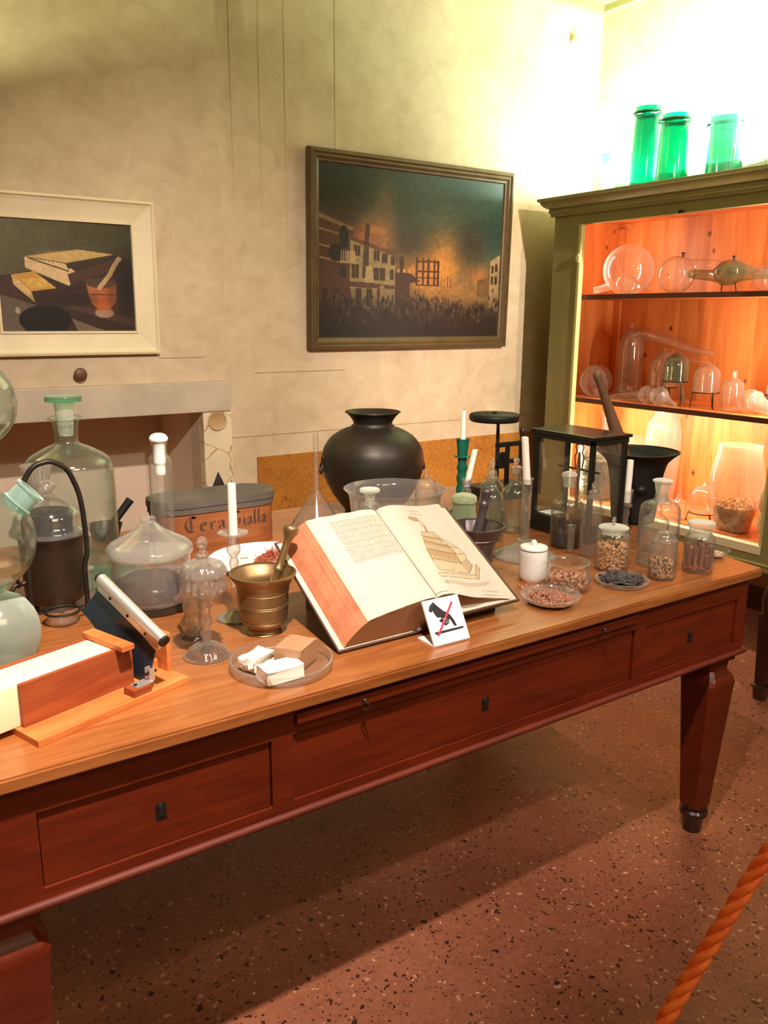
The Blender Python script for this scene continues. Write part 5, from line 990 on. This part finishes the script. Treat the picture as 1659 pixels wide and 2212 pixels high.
for s in (0, PI):
    bm = bmesh.new(); sphere(bm, (.084*math.cos(s+.9), .084*math.sin(s+.9), .125), .020, 18, 12, (1, 1, .9)); obj('trunnion', bm, BLACKIRON, r)
one('wooden_pestle', pestle_mesh((.050, .012, .050), (-.155, .066, .505), [(.024, 0), (.026, .08), (.024, .20), (.0185, .36), (.0215, .52), (.0205, .58), (.017, .70), (.0135, .86), (.0125, .93), (.0155, .965), (.013, .99), (.006, 1)]), PESTLEWOOD, 'long brown turned wooden pestle rising from the black mortar', 'pestle', (2.222, 1.775, T))
# ------------------------------------------------------------------ inside the cabinet
Z1, Z2, Z0 = 1.620, 1.060, .480
def retort(name, label, c, R, neck, radii, mat, sc=(1, 1, 1), knob=None, cat='retort', seg=40):
    """blown bulb whose drawn-out neck follows a path (offsets from the bulb centre)"""
    r = thing(name, label, cat, c); bm = bmesh.new(); sphere(bm, (0, 0, 0), R, seg, 24, sc); obj('bulb', bm, mat, r)
    if neck: obj('neck', rod(smooth_path(neck, 2), list(np.interp(np.linspace(0, 1, len(smooth_path(neck, 2))), np.linspace(0, 1, len(radii)), radii)), 24), mat, r)
    if knob:
        bm = bmesh.new(); lathe(bm, [(0, 0), (.006, 0), (.005, .012), (.010, .016), (.010, .020), (0, .022)], 16, o=knob); obj('stopper', bm, BRONZE, r)
    return r
PINKG = glass('amber_lit_glass', (.95, .91, .87), (.36, .28, .24), .08, (.9, .8, .7, 1), .07, 1.6)
# top shelf
retort('glass_globe', 'largest pale glass globe, upper cabinet shelf', (3.72, 3.131, Z1+.134), .134, [(-.05, .08, -.085), (-.08, .115, -.10), (-.105, .145, -.108)], [.026, .017, .019], GLASSD, cat='globe')
retort('glass_retort', 'small glass retort lying in front of the largest globe', (3.562, 3.006, Z1+.0525), .052, [(0, -.02, 0), (-.005, -.08, -.014), (-.01, -.16, -.022)], [.045, .018, .010], GLASS)
retort('glass_retort', 'round glass retort with a stopper right of the largest globe', (3.62, 2.74, Z1+.0915), .091, [(.03, -.05, .03), (.10, -.12, .045), (.20, -.30, .02)], [.05, .030, .016], GLASS, knob=(0, -.030, .086))
r = retort('glass_retort', 'grey green onion shaped retort with necks to both sides', (3.63, 2.45, Z1+.092), .064, [(0, .03, -.005), (.01, .10, -.01), (.03, .24, .004)], [.055, .026, .020], OLDGREEN, sc=(1, 1.15, .92), knob=(0, -.018, .056))
obj('tapered_neck', rod([(0, -.03, .004), (0, -.09, -.004), (0, -.16, -.014), (-.01, -.30, -.026)], [.055, .036, .020, .015], 24), OLDGREEN, r)
for s in (-1, 1):
    obj('prop', rod([(.01, s*.04, -.091), (0, s*.035, -.045)], .003, 8), BRONZE, r)
retort('glass_globe', 'pinkish glass globe at the right end of the upper shelf', (3.80, 2.36, Z1+.066), .065, None, None, PINKG, cat='globe')
bm = bmesh.new(); torus(bm, (0, 0, .187), .015, .003, (1, .3, 0), 24, 6); tube(bm, [(0, 0, 0), (0, 0, .172)], .003, 8); lathe(bm, [(0, 0), (.03, 0), (.028, .004), (0, .006)], 20); one('glass_loop_rod', bm, GLASS, 'thin glass rod ending in a loop behind the upper shelf retorts', 'rod', (3.82, 3.02, Z1))
# middle shelf
retort('glass_globe', 'glass globe at the left end of the middle cabinet shelf', (3.62, 3.22, Z2+.0905), .090, [(0, -.02, -.05), (-.01, -.03, -.088)], [.03, .016], GLASSD, cat='globe')
r = thing('alembic_head', 'tall smoky glass alembic with a long neck sloping right', 'alembic', (3.80, 3.141, Z2)); obj('body', vessel([(.070, 0), (.0716, .016), (.0707, .2504), (.0627, .3145), (.0391, .3655), (.013, .3859)], .003), PINKG, r)
obj('neck', rod(smooth_path([(0, -.01, .330), (.02, -.08, .352), (.04, -.20, .320), (.05, -.38, .272), (.05, -.49, .262)], 2), list(np.linspace(.045, .011, len(smooth_path([(0, 0, 0)]*5, 2)))), 20), PINKG, r); obj('finial', solid([(.006, .385), (.012, .400), (.006, .412)], 1, 16), CRYSTAL, r)
retort('glass_retort', 'small glass retort tucked behind, at the left of the middle shelf', (3.73, 3.10, Z2+.050), .049, [(0, .03, -.01), (0, .075, -.03), (0, .10, -.037)], [.04, .018, .012], GLASS)
retort('glass_retort', 'glass retort lying with its long neck pointing left', (3.585, 2.829, Z2+.0475), .047, [(0, .02, -.004), (.005, .10, -.018), (.01, .25, -.034)], [.043, .022, .0115], GLASSD, sc=(1, 1.15, 1))
def still_head(label, loc, prof, mat, spout, stand_h, knob_z):
    r = thing('bell_alembic', label, 'alembic', loc); obj('bell', vessel(prof, .003, .001), mat, r); obj('spout', rod(smooth_path(spout, 2), list(np.linspace(.016, .006, len(smooth_path(spout, 2)))), 16), mat, r); obj('knob', solid([(.004, knob_z), (.009, knob_z+.006), (.004, knob_z+.013)], 1, 14), mat, r)
    R_ = prof[0][0]; bm = bmesh.new(); torus(bm, (0, 0, stand_h), R_, .0028, seg=36, sub=6); st = obj('tripod_ring', bm, IRON, r)
    for q in range(3): a = q*2.094+2.2; obj('tripod_leg', rod([(R_*math.cos(a), R_*math.sin(a), stand_h), (R_*1.12*math.cos(a), R_*1.12*math.sin(a), 0.0015)], .0028, 8), IRON, r)
still_head('large pink bell shaped alembic with a neck running right', (3.79, 2.901, Z2), [(.0758, .0775), (.078, .1611), (.0652, .223), (.0351, .255), (.0125, .2673)], PINKG, [(0, -.03, .235), (0, -.13, .228), (0, -.26, .216)], .074, .266)
still_head('green glass bell alembic on a tripod, middle shelf', (3.62, 2.692, Z2), [(.0618, .127), (.0615, .2127), (.0472, .243), (.0189, .2593), (.0094, .2672)], OLDGREEN, [(0, -.01, .19), (-.02, -.04, .15), (-.03, -.085, .02)], .1237, .266)
retort('glass_flask', 'round bellied glass flask lying under the green alembic', (3.56, 2.735, Z2+.0485), .048, [(0, -.02, -.01), (-.01, -.07, -.032), (-.012, -.11, -.038)], [.04, .020, .011], GLASSD, cat='flask')
still_head('clear bell alembic on a tripod right of the green one', (3.64, 2.520, Z2), [(.0626, .0835), (.0623, .1744), (.0461, .2017), (.0184, .2153), (.0069, .2244)], GLASSP, [(0, -.02, .12), (-.02, -.06, .07), (-.03, -.10, .015)], .0804, .222)
one('glass_bottle', vessel([(.0465, 0), (.0475, .006), (.0495, .1164), (.0449, .1387), (.0224, .1542), (.0112, .1631), (.0134, .1941)], .0025), GLASS, 'clear open bottle standing on the middle cabinet shelf', 'bottle', (3.64, 2.372, Z2))
retort('glass_retort', 'glass retort lying with its neck pointing right', (3.62, 2.262, Z2+.058), .0573, [(0, -.02, .005), (-.02, -.09, -.02), (-.035, -.17, -.042)], [.05, .028, .013], PINKG)
r = thing('tripod_flask', 'pear shaped flask on a wire tripod at the right of the middle shelf', 'flask', (3.76, 2.235, Z2)); obj('body', vessel([(.016, .052), (.0312, .0552), (.040, .1105), (.0266, .1655), (.0111, .1983), (.010, .23)], .0025), PINKG, r); bm = bmesh.new(); torus(bm, (0, 0, .085), .040, .0025); ring = obj('tripod_ring', bm, IRON, r)
for q in range(3): a = q*2.094+1; obj('tripod_leg', rod([(.040*math.cos(a), .040*math.sin(a), .085), (.055*math.cos(a), .055*math.sin(a), .0015)], .0025, 8), IRON, r)
one('glass_tube', rod([(0, 0, .004), (0, -.12, .13), (0, -.17, .19)], .0035, 8), PINKG, 'thin glass tube slanting behind the pink alembic', 'tube', (3.88, 3.05, Z2))
# bottom of the cabinet
HERB = pr('dried_grey_herbs', lin(128, 118, 96), .85, 0, lin(86, 78, 62), 60)
r = thing('herb_jar', 'tall wide glass jar full of dried grey herbs seen through the balance case', 'jar', (3.66, 3.19, Z0)); obj('body', vessel([(.118, 0), (.122, .01), (.1235, .26), (.118, .295), (.112, .335)], .004, seg=56), GLASSD, r)
def leafy(rad, h, n, sz, seed, taper=1.0):
    R_ = random.Random(seed); bm = bmesh.new(); lathe(bm, [(0, 0), (rad*.9, 0), (rad*.92*taper, h*.9), (0, h*.95)], 28)
    for k in range(n):
        a = R_.uniform(0, 6.283); z = R_.uniform(0, h)
        q = rad*(1+(taper-1)*z/h)*(R_.uniform(.92, 1.0) if R_.random() < .75 else R_.random()**.5)
        if q < rad*.9: z = h*R_.uniform(.93, 1.05)
        c = Vector((q*math.cos(a), q*math.sin(a), z+sz)); d = Vector((R_.uniform(-1, 1), R_.uniform(-1, 1), R_.uniform(-1, 1))).normalized()*sz; e = d.cross(Vector((R_.uniform(-1, 1), R_.uniform(-1, 1), R_.uniform(-1, 1)))).normalized()*sz*.55; nn = d.cross(e).normalized()*sz*.2
        vs = [bm.verts.new(c-d), bm.verts.new(c+e+nn), bm.verts.new(c+d), bm.verts.new(c-e+nn), bm.verts.new(c-nn)]
        for t in ((0, 1, 4), (1, 2, 4), (2, 3, 4), (3, 0, 4), (0, 3, 1), (1, 3, 2)): bm.faces.new([vs[i] for i in t])
    return bm
one('dried_herbs', leafy(.112, .235, 900, .011, 3), HERB, 'dried grey green herbs filling the tall wide jar', 'herbs', (3.66, 3.19, Z0+.0115), kind='stuff', smooth=False)
one('flared_vase', vessel([(.032, 0), (.0334, .01), (.0247, .383), (.0301, .4379), (.0409, .4706)], .003), PINKG, 'narrow flared glass vase at the back left, cabinet bottom', 'vase', (3.86, 3.33, Z0))
one('large_pale_jar', vessel([(.075, 0), (.079, .02), (.0977, .2873), (.0918, .4419), (.0508, .5057), (.0508, .531)], .003, seg=56), GLASSD, 'tall pale glass jar against the bright back board', 'jar', (3.84, 2.90, Z0))
r = retort('glass_globe', 'frosted globe behind the black mortar, cabinet bottom', (3.80, 3.045, Z0+.295), .074, [(0, 0, -.06), (0, 0, -.18), (0, 0, -.2945)], [.03, .016, .045], GLASSD, cat='globe')
still_head('clear bell alembic on a tripod, cabinet bottom', (3.66, 2.486, Z0), [(.0693, .052), (.069, .1346), (.0522, .171), (.019, .1856), (.0071, .2001)], GLASSP, [(0, -.01, .10), (-.02, -.05, .07), (-.03, -.09, .012)], .049, .198)
r = thing('narrow_flask', 'narrow glass flask with a thin tall neck beside the clear alembic', 'flask', (3.60, 2.590, Z0)); obj('body', vessel([(.038, 0), (.0434, .010), (.0409, .0896), (.0144, .1069), (.0072, .1511), (.0050, .2242)], .0022), GLASSP, r); bm = bmesh.new(); tube(bm, [(0, -.038, .07), (-.01, -.06, .05), (-.02, -.085, .01)], [.008, .007, .005], 12); obj('side_arm', bm, GLASSP, r)
HV = (3.625, 2.290, Z0)
one('bulbous_glass_vase', vessel([(.078, 0), (.0799, .012), (.0972, .092), (.1143, .1712), (.1268, .2609), (.1132, .3386), (.0985, .3937), (.1010, .4265)], .0035, seg=64, sm=2), glass('lit_vase_glass', (.97, .94, .90), (.78, .66, .56), .13, (.9, .78, .66, 1)), 'bulbous glass vase with wood shavings in the bottom', 'vase', HV)
one('wood_shavings', leafy(.076, .130, 650, .012, 9, 1.30), pr('pale_shavings', lin(214, 176, 122), .8, 0, lin(176, 130, 84), 50), 'pale curled wood shavings at the bottom of the bulbous vase', 'shavings', (HV[0], HV[1], HV[2]+.008), kind='stuff', smooth=False)
bm = bmesh.new(); Rr = random.Random(3); W_ = 16
g = [[bm.verts.new((.015*math.sin(i*1.3)+.012*math.sin(j*.9)-.06*(j/W_), -.13*(i/W_-.5)*(1-.5*j/W_), .235*(j/W_)**1.2+.012*math.sin(i*1.1+j*.7)+.013)) for i in range(W_+1)] for j in range(W_+1)]
for j in range(W_):
    for i in range(W_): bm.faces.new((g[j][i], g[j][i+1], g[j+1][i+1], g[j+1][i]))
bmesh.ops.solidify(bm, geom=bm.faces[:], thickness=.004)
one('muslin_cloth', bm, pr('white_muslin', lin(246, 240, 224), .9, bump=.4, scale=40), 'bunched white cloth at the right end, cabinet bottom', 'cloth', (3.60, 2.085, Z0+.002))
one('pine_slat', (lambda b: (box2(b, (-.012, -.16, 0), (.012, .16, .010), .002), b)[1])(bmesh.new()), PINE, 'thin pine slat lying before the shavings vase', 'stick', (3.528, 2.36, Z0+.0005), smooth=False)  # flat wooden slat on the cabinet floor

# ------------------------------------------------------------------ on top of the cabinet
Zt = 2.136
def tall_jar(name, label, loc, prof, ring, mat, lean=(0, 0), cat='jar', t=.003):
    r = thing(name, label, cat, loc); obj('body', vessel(prof, t, seg=56), mat, r)
    if ring: bm = bmesh.new(); torus(bm, (0, 0, ring[0]), ring[1]+.004, .0105, seg=48, sub=10); obj('collar_ring', bm, EMERALDRING, r, label='raised glass ring below the rim')
    r.rotation_euler = (lean[0], lean[1], 0); return r
tall_jar('green_glass_jar', 'taller emerald glass jar, left of the two on cabinet top', (3.68, 3.042, Zt), [(.070, 0), (.0735, .01), (.0721, .20), (.0668, .337), (.0630, .377), (.0645, .396), (.0665, .414)], (.383, .066), EMERALD)
tall_jar('green_glass_jar', 'shorter darker emerald jar leaning beside the taller one', (3.64, 2.835, Zt), [(.076, 0), (.0785, .01), (.0735, .168), (.0684, .295), (.064, .312), (.064, .339)], (.309, .068), EMERALD, (0, 0))
tall_jar('green_glass_jar', 'green jar with a ring standing behind the pale aqua beaker', (3.74, 2.615, Zt), [(.085, 0), (.088, .01), (.0796, .248), (.0765, .270), (.0750, .299)], (.264, .082), TEAL)
one('aqua_beaker', vessel([(.046, 0), (.0485, .006), (.0602, .181), (.0690, .2995)], .003, seg=48), AQUA, 'pale aqua flared glass beaker at the right on cabinet top', 'beaker', (3.585, 2.518, Zt))
one('pale_beaker', vessel([(.030, 0), (.032, .006), (.0504, .2436)], .003, seg=48), AQUA, 'faint pale beaker at the left end of cabinet top', 'beaker', (3.70, 3.30, Zt))
r = thing('round_glass_lid', 'small round aqua glass lid lying at the left on cabinet top', 'glassware', (3.60, 3.20, Zt)); bm = bmesh.new(); torus(bm, (0, 0, .032), .024, .008, (-1, .6, .2)); obj('ring', bm, TEAL, r); bm = bmesh.new(); sphere(bm, (.01, -.065, .030), .030, 24, 14, (1, 1, .98)); obj('bulb', bm, AQUA, r)  # small round glass lid, built from a ring and a bulb
r = thing('pale_carafe', 'pale yellowish carafe at the right edge on cabinet top', 'carafe', (3.66, 2.26, Zt)); obj('body', vessel([(.055, 0), (.075, .02), (.082, .08), (.060, .15), (.040, .19), (.046, .24)], .003, seg=48), GLASSD, r)

# ------------------------------------------------------------------ chair at the right edge
r = thing('wooden_armchair', 'dark wooden armchair with a cream seat at the right edge', 'chair', (3.19, 1.45, 0)); q = lambda x, y, z: (x-3.19, y-1.45, z)
for x, y in ((2.985, 1.682), (2.985, 1.24), (3.40, 1.682), (3.40, 1.24)):
    bm = bmesh.new(); rings = []
    for s, z in ((.019, 0), (.023, .046), (.030, .056), (.030, .062), (.020, .066), (.030, .36)):
        rings.append([bm.verts.new(q(x+a*s, y+b*s, z)) for a, b in ((-1, -1), (1, -1), (1, 1), (-1, 1))])
    for A_, B_ in zip(rings[:-1], rings[1:]):
        for k in range(4): bm.faces.new((A_[k], A_[(k+1) % 4], B_[(k+1) % 4], B_[k]))
    bm.faces.new(rings[0]); bm.faces.new(rings[-1][::-1]); obj('leg', bm, DARKWOOD, r, smooth=False)
bm = bmesh.new(); box2(bm, q(2.957, 1.212, .30), q(3.428, 1.71, .365), .006); obj('seat_rail', bm, DARKWOOD, r, smooth=False)
bm = bmesh.new(); box2(bm, q(2.966, 1.222, .366), q(3.42, 1.70, .425), .018); obj('cushion', bm, CUSHION, r)
for x in (2.975, 3.41):
    bm = bmesh.new(); tube(bm, smooth_path([q(x, 1.68, .366), q(x, 1.69, .43), q(x+.004, 1.665, .50), q(x, 1.68, .555), q(x, 1.64, .585), q(x, 1.50, .592), q(x, 1.26, .60)], 2), .027, 14); obj('arm', bm, DARKWOOD, r)
    bm = bmesh.new(); tube(bm, [q(x, 1.24, .36), q(x, 1.225, .70), q(x, 1.19, 1.02)], [.022, .022, .018], 12); obj('back_post', bm, DARKWOOD, r)
bm = bmesh.new(); box2(bm, q(2.98, 1.185, .86), q(3.41, 1.215, 1.0), .006); box2(bm, q(2.98, 1.215, .46), q(3.41, 1.24, .52), .006); box2(bm, q(3.12, 1.205, .52), q(3.27, 1.225, .86), .004); obj('backrest', bm, DARKWOOD, r, smooth=False)
# ------------------------------------------------------------------ barrier rope
pts = [Vector((.668, .66, .012)), Vector((.70, .648, .085)), Vector((.79, .622, .28)), Vector((.898, .593, .496)), Vector((.975, .575, .616)), Vector((1.058, .555, .742)), Vector((1.16, .525, .86)), Vector((1.275, .495, .945))]
path = [Vector(p) for p in smooth_path(pts, 3)]; dens = resamp3 = []
d = [0]
for a_, b_ in zip(path[:-1], path[1:]): d.append(d[-1]+(b_-a_).length)
N = 420; tt = np.linspace(0, d[-1], N); cx_ = [np.interp(tt, d, [p[i] for p in path]) for i in range(3)]; C3 = [Vector((cx_[0][i], cx_[1][i], cx_[2][i])) for i in range(N)]
rp = thing('barrier_rope', 'twisted orange barrier rope crossing the lower right corner', 'rope', (0, 0, 0))
for s in range(3):
    P_ = []
    for i, c in enumerate(C3):
        t = (C3[min(i+1, N-1)]-C3[max(i-1, 0)]).normalized(); a_ = t.cross(Vector((0, 1, 0))).normalized(); b_ = t.cross(a_); ph = tt[i]*2*PI/.085+s*2*PI/3
        P_.append(c+(a_*math.cos(ph)+b_*math.sin(ph))*.0062)
    obj('strand', rod(P_, .0066, 10), ROPE, rp)
r = thing('barrier_post', 'slim brass barrier post holding the orange rope', 'post', (1.29, .49, 0)); obj('base', solid([(.14, 0), (.14, .01), (.05, .022), (.016, .03)], 0), BRASS, r); obj('pole', rod([(0, 0, .029), (0, 0, .97)], .016, 20), BRASS, r); bm = bmesh.new(); sphere(bm, (0, 0, .985), .026, 20, 12); obj('ball', bm, BRASS, r)

# ------------------------------------------------------------------ unseen unit added left of the fireplace; its parapet shapes the wall light
r = thing('added_cupboard', 'added olive two door unit out of view, shaping light on the wall', 'added_cupboard', (-.75, 3.46, 0)); bm = bmesh.new(); box2(bm, (-.55, -.21, 0), (.55, .235, 1.86), .004); obj('carcass', bm, CABPAINT, r, smooth=False)
bm = bmesh.new(); box2(bm, (.53, -.21, 1.861), (.55, .235, 2.097)); box2(bm, (-.55, -.23, 1.861), (.55, -.211, 2.097)); obj('parapet', bm, CABPAINT, r, smooth=False)
for x in (-.005, .005):
    bm = bmesh.new(); s = -1 if x < 0 else 1; box2(bm, (x, -.232, .08), (s*.52, -.2105, 1.82), .003); d = obj('door', bm, CABPAINT, r, smooth=False); bm = bmesh.new(); sphere(bm, (x+s*.04, -.242, .95), .012, 16, 10); obj('knob', bm, BRASS, d)
